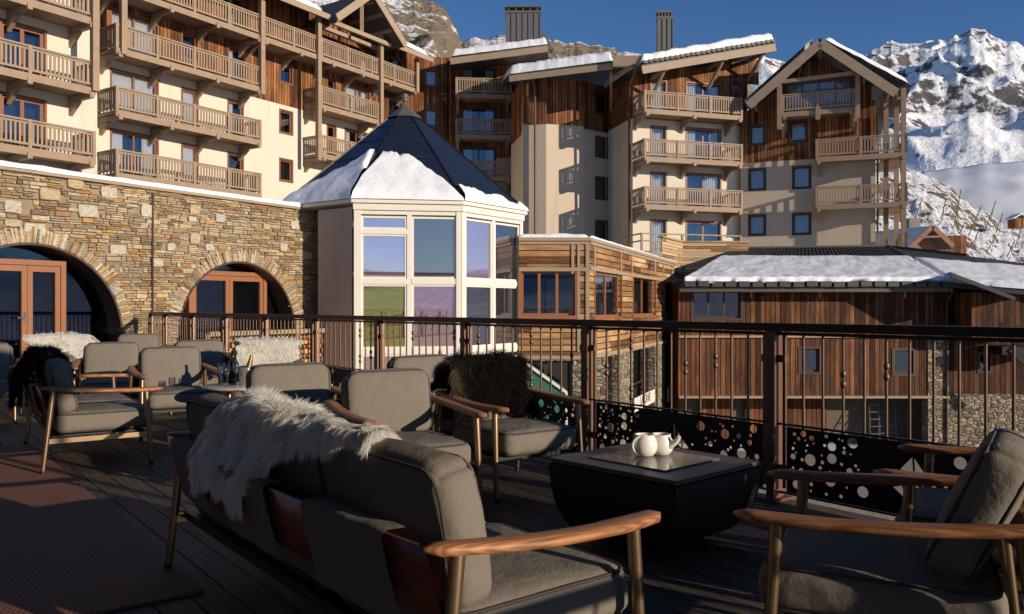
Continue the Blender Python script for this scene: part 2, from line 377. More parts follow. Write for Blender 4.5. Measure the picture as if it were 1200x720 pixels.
def window(root, fr, s0, s1, z0, z1, cols=2, rows=1, fm='frame', pm='pane', curtain=1, fw=.07, rec=.1, surround=.09, name='window', sill=True):
    mb = MB()
    if surround:
        w = surround; o = .025
        for (a, b, c, d) in ((s0 - w, s0, z0 - w, z1 + w), (s1, s1 + w, z0 - w, z1 + w), (s0, s1, z1, z1 + w), (s0, s1, z0 - w, z0)):
            mb.hexa([fr.p(a, c, o), fr.p(b, c, o), fr.p(b, c, -.03), fr.p(a, c, -.03), fr.p(a, d, o), fr.p(b, d, o), fr.p(b, d, -.03), fr.p(a, d, -.03)])
    def bar(a, b, c, d): mb.hexa([fr.p(a, c, -rec), fr.p(b, c, -rec), fr.p(b, c, -rec - .06), fr.p(a, c, -rec - .06), fr.p(a, d, -rec), fr.p(b, d, -rec), fr.p(b, d, -rec - .06), fr.p(a, d, -rec - .06)])
    bar(s0, s0 + fw, z0, z1); bar(s1 - fw, s1, z0, z1); bar(s0 + fw, s1 - fw, z0, z0 + fw); bar(s0 + fw, s1 - fw, z1 - fw, z1)
    for i in range(1, cols):
        m = s0 + (s1 - s0) * i / cols; bar(m - fw * .6, m + fw * .6, z0 + fw, z1 - fw)
    for j in range(1, rows):
        m = z0 + (z1 - z0) * j / rows
        for i in range(cols):
            a = s0 + (s1 - s0) * i / cols + fw * (1 if i == 0 else .6); b = s0 + (s1 - s0) * (i + 1) / cols - fw * (1 if i == cols - 1 else .6)
            bar(a, b, m - fw * .4, m + fw * .4)
    D = -rec - .42
    mb.quad(fr.p(s0, z0, D), fr.p(s1, z0, D), fr.p(s1, z1, D), fr.p(s0, z1, D), 1)
    mb.quad(fr.p(s0, z0, D), fr.p(s0, z0, -rec - .06), fr.p(s0, z1, -rec - .06), fr.p(s0, z1, D), 1)
    mb.quad(fr.p(s1, z0, -rec - .06), fr.p(s1, z0, D), fr.p(s1, z1, D), fr.p(s1, z1, -rec - .06), 1)
    mb.quad(fr.p(s0, z1, D), fr.p(s0, z1, -rec - .06), fr.p(s1, z1, -rec - .06), fr.p(s1, z1, D), 1)
    w = mb.build(name, [M[fm], M['blackin']], root)
    g = MB(); o = -rec - .03; g.quad(fr.p(s0 + .02, z0 + .02, o), fr.p(s1 - .02, z0 + .02, o), fr.p(s1 - .02, z1 - .02, o), fr.p(s0 + .02, z1 - .02, o))
    g.build('pane', M[pm], w)
    if curtain:
        c = MB(); W = s1 - s0
        spans = {1: [(0.02, .3), (.72, .98)], 2: [(.02, .52)], 3: [(.02, .98)], 4: [(.55, .98)]}[curtain]
        for a, b in spans:
            n = max(4, int((b - a) * W / .07)); pts = []
            for i in range(n + 1):
                q = s0 + W * (a + (b - a) * i / n); pts.append((q, -rec - .14 + (.03 if i % 2 else -.03)))
            for (q0, o0), (q1, o1) in zip(pts, pts[1:]): c.quad(fr.p(q0, z0, o0), fr.p(q1, z0, o1), fr.p(q1, z1, o1), fr.p(q0, z1, o0))
        c.build('curtain', M['curtain'], w)
    return w
def railing_run(mb, a, b, z, h=1.0, posts=2.2, ends=(1, 1)):
    a = Vector(a); b = Vector(b); L = (b - a).length; d = (b - a) / L
    mb.bar(a + ZUP * (z + h), b + ZUP * (z + h), .11, .07); mb.bar(a + ZUP * (z + .13), b + ZUP * (z + .13), .06, .09)
    mb.bar(a + ZUP * (z + h - .1), b + ZUP * (z + h - .1), .05, .07)
    n = max(1, round(L / posts))
    for i in range(n + 1):
        if (i == 0 and not ends[0]) or (i == n and not ends[1]): continue
        p = a + d * (L * i / n); mb.box(p + ZUP * (z + h / 2 - .12), .13, .13, h + .32, (d.x, d.y))
    m = int(L / .155)
    for i in range(m):
        p = a + d * (L * (i + .5) / m); mb.box(p + ZUP * (z + (h + .07) / 2), .075, .035, h - .25, (d.x, d.y))
def balcony(root, fr, s0, s1, z, depth=1.5, left=True, right=True, h=1.0, brackets=True, slab_len=0):
    mb = MB()
    mb.hexa([fr.p(s0, z - .16, 0), fr.p(s1, z - .16, 0), fr.p(s1, z - .16, -depth), fr.p(s0, z - .16, -depth), fr.p(s0, z, 0), fr.p(s1, z, 0), fr.p(s1, z, -depth), fr.p(s0, z, -depth)])
    mb.hexa([fr.p(s0 - .03, z - .3, .06), fr.p(s1 + .03, z - .3, .06), fr.p(s1 + .03, z - .3, -.04), fr.p(s0 - .03, z - .3, -.04), fr.p(s0 - .03, z - .04, .06), fr.p(s1 + .03, z - .04, .06), fr.p(s1 + .03, z - .04, 0.002), fr.p(s0 - .03, z - .04, 0.002)], 0)
    n = max(2, int((s1 - s0) / 2.4) + 1)
    if brackets:
        for i in range(n):
            a = s0 + .12 + (s1 - s0 - .24) * i / (n - 1)
            mb.hexa([fr.p(a - .09, z - .42, .12), fr.p(a + .09, z - .42, .12), fr.p(a + .09, z - .42, -depth), fr.p(a - .09, z - .42, -depth), fr.p(a - .09, z - .2, .12), fr.p(a + .09, z - .2, .12), fr.p(a + .09, z - .2, -depth), fr.p(a - .09, z - .2, -depth)])
            mb.hexa([fr.p(a - .08, z - .95, -depth), fr.p(a + .08, z - .95, -depth), fr.p(a + .08, z - .6, -depth), fr.p(a - .08, z - .6, -depth),
                     fr.p(a - .08, z - .45, -depth + .75), fr.p(a + .08, z - .45, -depth + .75), fr.p(a + .08, z - .42, -depth), fr.p(a - .08, z - .42, -depth)])
    b = mb.build('balcony', M['balc'], root)
    r = MB(); railing_run(r, fr.p(s0, 0, -.03), fr.p(s1, 0, -.03), z, h)
    if left: railing_run(r, fr.p(s0, 0, -depth), fr.p(s0, 0, -.03), z, h, ends=(0, 0))
    if right: railing_run(r, fr.p(s1, 0, -.03), fr.p(s1, 0, -depth), z, h, ends=(0, 0))
    r.build('railing', M['balc'], b)
    return b
def snow_sheet(mb, quad, th=.3, n=40, m=10, jit=.12, over=.05):
    a, b, c, d = [Vector(q) for q in quad]; vs = []; fs = []      # a-b front edge, d-c back edge
    for j in range(m + 1):
        for i in range(n + 1):
            u = i / n; v = (j / m) ** 1.9; uu = min(1, max(0, u)); p = (a * (1 - uu) + b * uu) * (1 - v) + (d * (1 - uu) + c * uu) * v
            e = min(i, n - i, j * 1.0, (m - j)); k = [0.0, .75, .95, 1][min(3, int(e))]
            nz = noise.noise(p * 1.3) * .25 + noise.noise(p * 4) * .12
            q = p + ZUP * (th * k * (1 + nz) if e > 0 else .0)
            if e == 0: q += ((a + b + c + d) / 4 - p).normalized() * (noise.noise(p * 2.2) * jit - over)
            vs.append(q)
    for j in range(m):
        for i in range(n): fs.append((j * (n + 1) + i, j * (n + 1) + i + 1, (j + 1) * (n + 1) + i + 1, (j + 1) * (n + 1) + i))
    mb.add(vs, fs, 0, (1, 1, 1), True)
def tile_edge(mb, a, b, step=.28, w=.2, h=.09, mat=0):
    a = Vector(a); b = Vector(b); L = (b - a).length; d = (b - a) / L; n = int(L / step)
    for i in range(n):
        p = a + d * ((i + .5) * step); mb.box(p + ZUP * U(-.015, .015), w, .22, h, (d.x, d.y), mat)
# ================================================================== LEFT HOTEL
L = Fr(-17.3, 35.5, .55, .835)            # balcony front line
LW = L.off(-1.5)
L2 = Fr(-16.5, 32.0, .55, .835); L2W = L2.off(-1.5)
FL = [7.1, 9.85, 12.6, 15.3]
root = thing('hotel_building', 'long cream and brown alpine hotel wing with stacked wooden balconies above the stone wall', 'building', (-18, 40, -4.3))
holes = []; wins = []
for i, z in enumerate(FL):
    wins.append((LW.S(131), LW.S(184), z + .05, z + 2.15, 2, 1, 3 if i in (1, 2) else 1))
    wins.append((LW.S(214), LW.S(231), z + .9 if i > 1 else z + .1, z + 2.1, 1, 1, 3 if i < 2 else 0))
    wins.append((LW.S(268), LW.S(284), z + .05, z + 2.1, 1, 1, 2 if i else 0))
for (y0, y1) in ((77, 97), (131, 156), (188, 212)): wins.append((LW.S(328.5), LW.S(342), LW.Z(335, y1), LW.Z(335, y0), 1, 1, 0))
for i, z in enumerate(FL):
    wins.append((LW.S(384), LW.S(393), z + .1, z + 2.1, 1, 1, 0)); wins.append((LW.S(405), LW.S(432), z + .05, z + 2.15, 2, 1, 3 if i == 2 else 1))
wins.append((LW.S(455), LW.S(470), FL[3] + .1, FL[3] + 2.1, 1, 1, 0)); wins.append((LW.S(455), LW.S(470), FL[2] + .1, FL[2] + 2.1, 1, 1, 0))
hs = [w[:4] for w in wins]; sA = LW.S(95); sB = LW.S(494)
mb = MB(); facade(mb, LW, sA, sB, -4.3, 12.45, hs, 0); mb.build('wall', M['cream'], root)
mb = MB(); facade(mb, LW, sA, sB, 12.45, 18.2, hs, 0); mb.build('timber_wall', M['clad'], root)
# cream strips within the timber band of the balconied part
for w in wins: window(root, LW, *w[:4], cols=w[4], curtain=w[6])
# nearer block
wins = []
for i, z in enumerate(FL): wins.append((L2W.S(-60), L2W.S(-8), z + .05, z + 2.15, 2, 1, 1)); wins.append((L2W.S(2), L2W.S(52), z + .05, z + 2.15, 2, 1, 0 if i < 2 else 1))
hs = [w[:4] for w in wins]; s0 = L2W.S(-190); s1 = L2W.S(113)
mb = MB(); facade(mb, L2W, s0, s1, -4.3, 18.2, hs, 0)
mb.quad(L2W.p(s1, -4.3), L2W.p(s1, -4.3, -2.8), L2W.p(s1, 18.2, -2.8), L2W.p(s1, 18.2)); mb.build('wall', M['cream'], root)
for w in wins: window(root, L2W, *w[:4], cols=w[4], curtain=w[6], fw=.12)
for i, z in enumerate(FL):
    balcony(root, L2, L2.S(-150), L2.S(110), z, 1.5, False, True)
    balcony(root, L, L.S(137), L.S(305), z, 1.5, True, i < 2 or False)
balcony(root, L, L.S(309), L.S(487), FL[3], 1.5, False, True)
for z in FL[:3]: balcony(root, L, L.S(377), L.S(443), z, 1.5, True, True)
for px, zt, zb in ((109.5, 18.0, 9.7), (143, 18.0, 12.3), (305.5, 17.6, 12.2), (372, 17.9, 9.4), (445, 17.8, 9.9), (487, 17.2, 15)):
    fr = L2 if px < 115 else L
    s = fr.S(px); mb = MB(); mb.box((*fr.p(s, 0, .09).xy, (zt + zb) / 2), .26, .24, zt - zb, (fr.e.x, fr.e.y)); mb.build('post', M['balc'], root)
# roof: main slope and gable
mb = MB(); ez = 17.5
def roofband(sa, sb): 
    mb.slab([L.p(sa, ez, .7), L.p(sb, ez - .1, .7), L.p(sb, ez + 4.5, -9), L.p(sa, ez + 4.5, -9)], .28)
roofband(L.S(-220), L.S(384)); roofband(L.S(453), L.S(497))
gc = (L.S(379) + L.S(454)) / 2; ga, gb = L.S(376), L.S(456); gz = 19.6
for (sa, za, sb, zb) in ((ga, 17.3, gc, gz), (gc, gz, gb, 17.3)):
    mb.slab([L.p(sa, za, 1.3), L.p(sb, zb, 1.3), L.p(sb, zb, -9), L.p(sa, za, -9)], .22)
mb.build('roof', M['slate'], root)
mb = MB()   # gable bargeboards, fascia, trusses
mb.bar(L.p(ga - .05, 17.15, 1.33), L.p(gc, gz - .12, 1.33), .07, .42); mb.bar(L.p(gc, gz - .12, 1.33), L.p(gb + .05, 17.15, 1.33), .07, .42)
mb.bar(L.p(L.S(-220), ez - .2, .74), L.p(ga, ez - .2, .74), .07, .3); mb.bar(L.p(gb, ez - .28, .74), L.p(L.S(497), ez - .28, .74), .07, .3)
for o in (.4, -.7): mb.bar(L.p(ga + .3, 17.25, o), L.p(gb - .3, 17.25, o), .18, .24)
mb.bar(L.p(gc, 17.3, .4), L.p(gc, gz - .2, .4), .18, .18)
for t in (.35, .65, .9): 
    for q in (ga, gb): mb.bar(L.p(q + (gc - q) * t, 17.2 + (gz - 17.3) * t - .15, 1.1), L.p(q + (gc - q) * t, 17.2 + (gz - 17.3) * t - .15, -1.5), .14, .18)
mb.build('fascia', M['fascia'], root)
mb = MB(); mb.poly([LW.p(ga, 17.2, .002), LW.p(gb, 17.2, .002), LW.p(gc, gz - .1, .002)]); mb.build('gable_wall', M['clad'], root)
mb = MB(); snow_sheet(mb, [L.p(L.S(-220), ez + .1, .5), L.p(ga - .3, ez + .1, .5), L.p(ga - .3, ez + 4.5, -9), L.p(L.S(-220), ez + 4.5, -9)], .3, 60, 12); snow_sheet(mb, [L.p(gb + .3, ez + .1, .5), L.p(L.S(496), ez, .5), L.p(L.S(496), ez + 4.4, -9), L.p(gb + .3, ez + 4.5, -9)], .3, 10, 12)
mb.build('roof_snow', M['snow'], root)
# ================================================================== CENTRE WING with tower
root = thing('hotel_building', 'shaded middle hotel wing with faceted beige stair tower and a wide grey chimney', 'building', (0, 55, -4.3))
N0 = LW.p(LW.S(490), 0); Nf = Fr(N0.x, N0.y, P(531, 55.4).x - N0.x, 55.4 - N0.y); nl = (Vector((*P(531, 55.4).xy, 0)) - N0).length
wn = [(Nf.S(499), Nf.S(511.5), Nf.Z(505, 100), Nf.Z(505, 83)), (Nf.S(499), Nf.S(511.5), Nf.Z(505, 147), Nf.Z(505, 129))]
mb = MB(); facade(mb, Nf, 0, nl, 10.2, 18.2, wn); mb.build('timber_wall', M['clad'], root)
mb = MB(); facade(mb, Nf, 0, nl, -4.3, 10.2); mb.build('wall', M['beige'], root)
for w in wn: window(root, Nf, *w, cols=1, curtain=3)
C1 = Fr(P(535, 53.4).x, 53.4, .985, .10); CW = C1.off(-1.7); c0, c1 = CW.S(530), CW.S(606)
wins = [(CW.S(542), CW.S(580), z + .05, z + 2.15) for z in FL] + [(CW.S(572), CW.S(582), 4.2, 5.6)]
mb = MB(); facade(mb, CW, c0, c1, -4.3, 11.4, wins); mb.build('wall', M['beige'], root)
mb = MB(); facade(mb, CW, c0, c1, 11.4, 18.1, wins); mb.build('timber_wall', M['clad'], root)
for w in wins: window(root, CW, *w, cols=2, fm='framedark', curtain=1)
for z in FL[1:] + [FL[0]]: balcony(root, C1, C1.S(535), C1.S(598.5), z, 1.7, True, True)
T = [P(599, 53.4), P(612, 49.9), P(640, 49.5), P(684, 50.2), P(713, 51.6), P(737.5, 48.4)]
mw = MB(); mt = MB()
for i in range(5):
    a, b = T[i], T[i + 1]; fr = Fr(a.x, a.y, b.x - a.x, b.y - a.y); ln = (b - a).length
    hs = []
    if i == 3: hs = [(fr.S(698.5), fr.S(711), fr.Z(705, y1), fr.Z(705, y0)) for y0, y1 in ((162, 184), (209, 233), (260, 284))]
    zb = [11.9, 12.45, 12.45, 12.3, 12.45][i]
    facade(mw, fr, 0, ln, -4.3, zb, hs, 1 if i == 1 else 0); 
    if i == 3: ht = [(fr.S(698.5), fr.S(711), fr.Z(705, 133), fr.Z(705, 112))]
    else: ht = []
    facade(mt, fr, 0, ln, zb, 15.2, ht, 0)
    mt.bar(fr.p(0, zb, .03), fr.p(ln, zb, .03), .05, .1)
    for w in hs + ht: window(root, fr, *w, cols=1, fm='framedark', curtain=0)
mw.build('tower_wall', [M['beige'], M['grey_render']], root); mt.build('tower_cladding', M['clad'], root)
mb = MB(); a = P(597, 48.5, ZZ(87, 48.5)); b = P(718, 46.9, ZZ(72, 46.9)); c = P(752, 46.6, ZZ(72, 46.6)); bk = Vector((-1, 12, 2.2))
mb.slab([a, b, c, c + bk, a + bk], .2); mb.slab([P(528, 52, ZZ(67, 52)), P(642, 51.4, ZZ(52, 51.4)), P(642, 62, ZZ(52, 51.4) + .8), P(528, 62, ZZ(67, 52) + .8)], .2)
mb.build('roof', M['slate'], root)
mb = MB(); mb.bar(a - ZUP * .28, b - ZUP * .28, .08, .36); mb.bar(b + Vector((0, -.25, -.1)), c + Vector((-.1, -.25, -.1)), .3, .62)
mb.bar(P(618, 49, 14.7), P(618, 50.4, 13.9), .14, .14); mb.bar(P(716, 47.3, 14.9), P(716, 51, 13.6), .14, .14)
mb.build('fascia', M['fascia'], root)
mb = MB(); mb.bar(P(528, 51.95, ZZ(67, 52) - .3), P(642, 51.35, ZZ(52, 51.4) - .3), .08, .4); mb.build('fascia', M['fascia'], root)
mb = MB(); mb.box(P(622, 57, 17.3), 2.4, 3, 2.4); mb.build('dormer', M['clad'], root)
mb = MB(); snow_sheet(mb, [a, b + Vector((0, .2, .1)), b + bk, a + bk], .6, 60, 16, .1); snow_sheet(mb, [b + Vector((.6, .4, .1)), c + Vector((0, .4, .1)), c + bk, b + bk], .5, 20, 16, .1)
snow_sheet(mb, [P(530, 52.2, ZZ(66, 52.2)), P(641, 51.6, ZZ(52, 51.6)), P(641, 62, ZZ(52, 51.4) + .8), P(530, 62, ZZ(67, 52) + .8)], .5, 60, 16, .08)
mb.build('roof_snow', M['snow'], root)
def chimney(px0, px1, d, y0, yb, ribs, lean=False):
    x0 = P(px0, d).x; x1 = P(px1, d).x; z0 = ZZ(yb, d); z1 = ZZ(y0, d); mb = MB(); cx = (x0 + x1) / 2; w = x1 - x0
    mb.box((cx, d + w * .35, (z0 + z1 - .5) / 2), w, w * .7, z1 - z0 - .5)
    for i in range(ribs + 1): mb.box((x0 + w * i / ribs, d - .03, (z0 + z1 - .5) / 2), .07, .06, z1 - z0 - .5)
    mb.box((cx, d + w * .35, z1 - .42), w * 1.06, w * .76, .14); mb.box((cx, d + w * .35, z1 - .05), w * 1.06, w * .76, .12)
    for i in range(5): mb.box((x0 + w * (.08 + .84 * i / 4), d + .08, z1 - .23), .08, .1, .26)
    if lean: mb.hexa([Vector((x1, d + .3, z0)), Vector((x1 + .9, d + .3, z0)), Vector((x1 + .9, d + 1.2, z0)), Vector((x1, d + 1.2, z0)), Vector((x1, d + .3, z0 + 1.1)), Vector((x1 + .35, d + .3, z0 + 1.1)), Vector((x1 + .35, d + 1.2, z0 + 1.1)), Vector((x1, d + 1.2, z0 + 1.1))])
    return mb
chimney(593, 633, 56, 7, 56, 6, True).build('chimney', M['zinc'], root)
mb = MB(); a2 = P(623, 49.3); mb.tube([P(623, 49.0, ZZ(85, 49)), P(623, 49.0, ZZ(92, 49)), P(627, 49.45, ZZ(101, 49)), P(627, 49.45, 0)], .07, 8)
mb.tube([P(743, 46.2, ZZ(75, 46.2)), P(744, 46.2, ZZ(84, 46)), P(737.5, 47.9, ZZ(98, 47.5)), P(737.5, 48.1, 0)], .08, 8); mb.build('drainpipe', M['pipe'], root)
# ================================================================== RIGHT BLOCK
root = thing('hotel_building', 'sunlit beige hotel block with four stacked balconies under a snowy sloping roof and slim chimney', 'building', (10, 48, -4.3))
RF = Fr(P(756, 46.5).x, 46.5, .96, .28); RW = RF.off(-1.6); r0, r1 = RW.S(741.5), RW.S(876)
wins = []
for i, z in enumerate(FL[:3]): wins += [(RW.S(763.5), RW.S(780), z + .05, z + 2.1, 1, 3), (RW.S(805), RW.S(844), z + .05, z + 2.15, 2, 1 if i else 4)]
wins += [(RW.S(805), RW.S(844), 4.35, 6.35, 2, 0), (RW.S(763.5), RW.S(780), 4.35, 6.35, 1, 3)]
RZ = 12.4; hs = [w[:4] for w in wins]
mb = MB(); facade(mb, RW, r0, r1, -4.3, RZ, hs); mb.quad(RW.p(r0, -4.3, -8), RW.p(r0, -4.3), RW.p(r0, RZ), RW.p(r0, RZ, -8)); mb.build('wall', M['cream'], root)
mb = MB(); facade(mb, RW, r0, r1, RZ, 15.0, hs + [(RW.S(858), RW.S(868.5), RW.Z(863, 105), RW.Z(863, 94))]); mb.poly([RW.p(r0, 15), RW.p(r1 + .8, 15), RW.p(r1 + .8, 16.6), RW.p(r0, 15.05)])
mb.quad(RW.p(r0, RZ, -8), RW.p(r0, RZ), RW.p(r0, 15.05), RW.p(r0, 15.05, -8)); mb.quad(RW.p(r1, RZ), RW.p(r1, RZ, -8), RW.p(r1, 16.5, -8), RW.p(r1, 16.5))
mb.build('timber_wall', M['clad'], root)
for w in wins: window(root, RW, *w[:4], cols=w[4], fm='frame', curtain=w[5])
window(root, RW, RW.S(858), RW.S(868.5), RW.Z(863, 105), RW.Z(863, 94), cols=1, curtain=0)
for z in FL[:3]: balcony(root, RF, RF.S(756), RF.S(869), z, 1.6, True, True)
RT = RF.off(1.2)
mb = MB(); mb.hexa([RT.p(RT.S(752), 4.05), RT.p(RT.S(868), 4.05), RT.p(RT.S(868), 4.05, -2.8), RT.p(RT.S(752), 4.05, -2.8), RT.p(RT.S(752), 4.3), RT.p(RT.S(868), 4.3), RT.p(RT.S(868), 4.3, -2.8), RT.p(RT.S(752), 4.3, -2.8)])
tb = mb.build('balcony', M['balc'], root); mb = MB()
for z in (5.3, 4.9): mb.bar(RT.p(RT.S(752), z), RT.p(RT.S(868), z), .09, .07); mb.bar(RT.p(RT.S(752), z), RT.p(RT.S(752), z, -2.8), .09, .07)
for q in range(6): s = RT.S(752) + (RT.S(868) - RT.S(752)) * q / 5; mb.box(RT.p(s, 4.8), .11, .11, 1.0, (RT.e.x, RT.e.y))
mb.build('railing', M['balc'], tb)
ra, rb = RF.p(RF.S(748), RF.Z(748, 78) , .5), RF.p(RF.S(903), RF.Z(903, 52), .5); rn = -RF.n * 11
mb = MB(); mb.slab([ra, rb, rb + rn, ra + rn], .2); tile_edge(mb, ra + Vector((0, -.05, .05)), rb + Vector((0, -.05, .05)), .34, .28, .16); mb.build('roof', M['slate'], root)
mb = MB(); mb.bar(ra - ZUP * .36, rb - ZUP * .36, .1, .42)
for f in (.18, .62, .93): 
    q = ra.lerp(rb, f); mb.bar(q - ZUP * .5, q - ZUP * .5 + rn * .2, .16, .2); mb.bar(q - ZUP * .6 + rn * .04, q - ZUP * 1.7 + rn * .185, .14, .16)
mb.build('fascia', M['fascia'], root)
mb = MB(); snow_sheet(mb, [ra + Vector((0, .1, .1)), rb + Vector((-.1, .1, .1)), rb + rn, ra + rn], .55, 90, 16, .12); mb.build('roof_snow', M['snow'], root)
chimney(771, 788.5, 51, 13, 84, 3).build('chimney', M['zinc'], root)
# ================================================================== CHALET BLOCK
root = thing('hotel_building', 'chalet fronted hotel end block with a large timber gable beside the snowy mountain', 'building', (19, 50, -4.3))
G = Fr(P(957, 46.8).x, 46.8, .936, -.353); GW = G.off(-1.4); g0, g1 = GW.S(868), GW.S(1026)
zs = 10.0
w1 = [(GW.S(880), GW.S(895.5), GW.Z(888, 169), GW.Z(888, 148)), (GW.S(927), GW.S(945), GW.Z(936, 165), GW.Z(936, 143))]
w2 = [(GW.S(878.5), GW.S(896), GW.Z(887, 222), GW.Z(887, 199)), (GW.S(930), GW.S(949), GW.Z(940, 220), GW.Z(940, 196)), (GW.S(878.5), GW.S(896), GW.Z(887, 275), GW.Z(887, 253)), (GW.S(930), GW.S(949), GW.Z(940, 274), GW.Z(940, 251))]
mb = MB(); facade(mb, GW, g0, g1, -4.3, zs, w2); mb.quad(GW.p(g1, -4.3), GW.p(g1, -4.3, -9), GW.p(g1, zs, -9), GW.p(g1, zs)); mb.build('wall', M['beige'], root)
gA, gB = G.S(878), G.S(1049); gC = G.S(961); gzt = 16.4; gze = 13.3
mb = MB(); dw = [(GW.S(921), GW.S(999), 12.7, 14.6)]; facade(mb, GW, g0, g1, zs, 13.2, w1 + dw); facade(mb, GW, g0 + 1.0, g1 - .2, 13.2, 14.6, dw)
mb.poly([GW.p(g0 + 1.6, 14.6), GW.p(g1 - 1.0, 14.6), GW.p((g0 + g1) / 2 + .2, 16.3)]); mb.quad(GW.p(g1, zs), GW.p(g1, zs, -9), GW.p(g1, 13.2, -9), GW.p(g1, 13.2)); mb.build('timber_wall', M['clad'], root)
for w in w1 + w2: window(root, GW, *w, cols=1, fm='framedark', curtain=3 if w[0] < 2 else 3)
window(root, GW, dw[0][0], dw[0][1], 12.7, 14.6, cols=4, fm='frame', curtain=3)
balcony(root, G, G.S(917), G.S(1001), 12.6, 1.4, True, True); balcony(root, G, G.S(957), G.S(1062), 9.85, 1.4, True, False); balcony(root, G, G.S(957), G.S(1062), 7.1, 1.4, True, False)
Gs = Fr(*G.p(G.S(1062), 0).xy, .353, .936)
for z in (9.85, 7.1, 4.3):
    mb = MB(); q = G.S(1062); mb.hexa([G.p(g1 + .3, z - .16, -1.4), G.p(q, z - .16, -1.4), G.p(q, z - .16, -6), G.p(g1 + .3, z - .16, -6), G.p(g1 + .3, z, -1.4), G.p(q, z, -1.4), G.p(q, z, -6), G.p(g1 + .3, z, -6)])
    b = mb.build('side_balcony', M['balc'], root); r = MB(); railing_run(r, G.p(q, 0, -.03), G.p(q, 0, -6), z)
    if z < 5: railing_run(r, G.p(g1, 0, -.03), G.p(q, 0, -.03), z)
    r.build('railing', M['balc'], b)
for px, o, zt, zb in ((913.5, .05, 14.2, 11.6), (1005, .05, 14.6, 11.9), (1059, -.1, 13.4, -3), (1041, -1.7, 13.2, -3), (1059, -4.5, 13.4, -3), (958.5, .02, 12.7, 12.0)):
    s = G.S(px); mb = MB(); mb.box((*G.p(s, 0, o).xy, (zt + zb) / 2), .26, .26, zt - zb, (G.e.x, G.e.y)); mb.build('post', M['balc'], root)
mb = MB(); la, lc, lb = G.p(gA, gze, .7), G.p(gC, gzt + .1, .7), G.p(gB, gze, .7); bk = -G.n * 13
mb.slab([la, lc, lc + bk, la + bk], .2); mb.slab([lc, lb, lb + bk, lc + bk], .2)
re = G.p(G.S(1068), gze + .25, -.5); mb.slab([G.p(G.S(1026), gze + .75, -.5), re, re + bk * .6, G.p(G.S(1026), gze + .9, -8)], .14)
mb.build('roof', M['slate'], root)
mb = MB(); mb.bar(la - ZUP * .32 + G.n * .04, lc - ZUP * .3 + G.n * .04, .08, .5); mb.bar(lc - ZUP * .3 + G.n * .04, lb - ZUP * .32 + G.n * .04, .08, .5)
for f in (.08, .4, .72): 
    for q in (la, lb): w = q.lerp(lc, f) - ZUP * .35; mb.bar(w, w - G.n * 2.1, .16, .2)
mb.bar(G.p(gC, gzt - .45, .5), G.p(gC, gzt - .45, -1.4), .2, .28); mb.bar(G.p(gA + 1.6, 14.35, .1), G.p(gB - 1.4, 14.5, .1), .16, .2)
mb.bar(G.p(g1 + .2, 13.3, -1.7), G.p(G.S(1062), 13.3, -1.7), .2, .22)
for px in (917, 1003): mb.bar(G.p(G.S(px), 11.9, -.2), G.p(G.S(px), 11.4, -1.4), .16, .18)
mb.build('fascia', M['fascia'], root)
mb = MB(); snow_sheet(mb, [lc + Vector((.4, .1, -.1)), G.p(G.S(1064), gze + .45, -.3), re + bk * .6, lc + bk * .7], .3, 30, 16); snow_sheet(mb, [la + Vector((-.1, .4, .1)), lc + Vector((-.3, .4, .05)), lc + bk, la + bk], .12, 30, 10); mb.build('roof_snow', M['snow'], root)
mb = MB(); q = G.p(G.S(1050), 13.1, .3); q2 = GW.p(g1 + .1, 12.3, .15); mb.tube([q, q - ZUP * .3, q2, q2 - ZUP * 9], .06, 8); mb.build('drainpipe', M['pipe'], root)
# ================================================================== STONE BUILDING
ST = Fr(-8.85, 15.0, .534, .845); wz = 3.66
root = thing('stone_building', 'long schist stone terrace building with arched doorways and a snow capped parapet', 'building', (-9, 17, 0))
sL, sR = -9.0, 7.6
arches = [(-.02, .62, 1.76), (4.68, .6, 1.66), (-5.3, .62, 1.76)]
def arch_hole_z(s):
    for c, cz, r in arches:
        if abs(s - c) < r: return cz + math.sqrt(r * r - (s - c) ** 2)
    return None
mb = MB(); n = 330
for i in range(n):
    a = sL + (sR - sL) * i / n; b = sL + (sR - sL) * (i + 1) / n; m = (a + b) / 2
    za = arch_hole_z(a) if arch_hole_z(m) else None; zb = arch_hole_z(b) if arch_hole_z(m) else None
    if arch_hole_z(m): za = za or .6; zb = zb or .6
    else: za = zb = -4.3
    mb.quad(ST.p(a, za, -.03), ST.p(b, zb, -.03), ST.p(b, wz, -.03), ST.p(a, wz, -.03))
mb.quad(ST.p(sR, -4.3, -.03), ST.p(sR, -4.3, -6), ST.p(sR, wz, -6), ST.p(sR, wz, -.03)); mb.build('wall', M['mortar'], root)
pal = [(.42, .32, .19), (.36, .27, .17), (.46, .37, .25), (.31, .25, .17), (.45, .29, .13), (.27, .20, .13), (.39, .32, .23), (.48, .33, .16), (.36, .21, .11), (.48, .40, .28), (.40, .30, .18)]
pale = [(.56, .51, .42), (.52, .47, .38), (.50, .40, .25)]
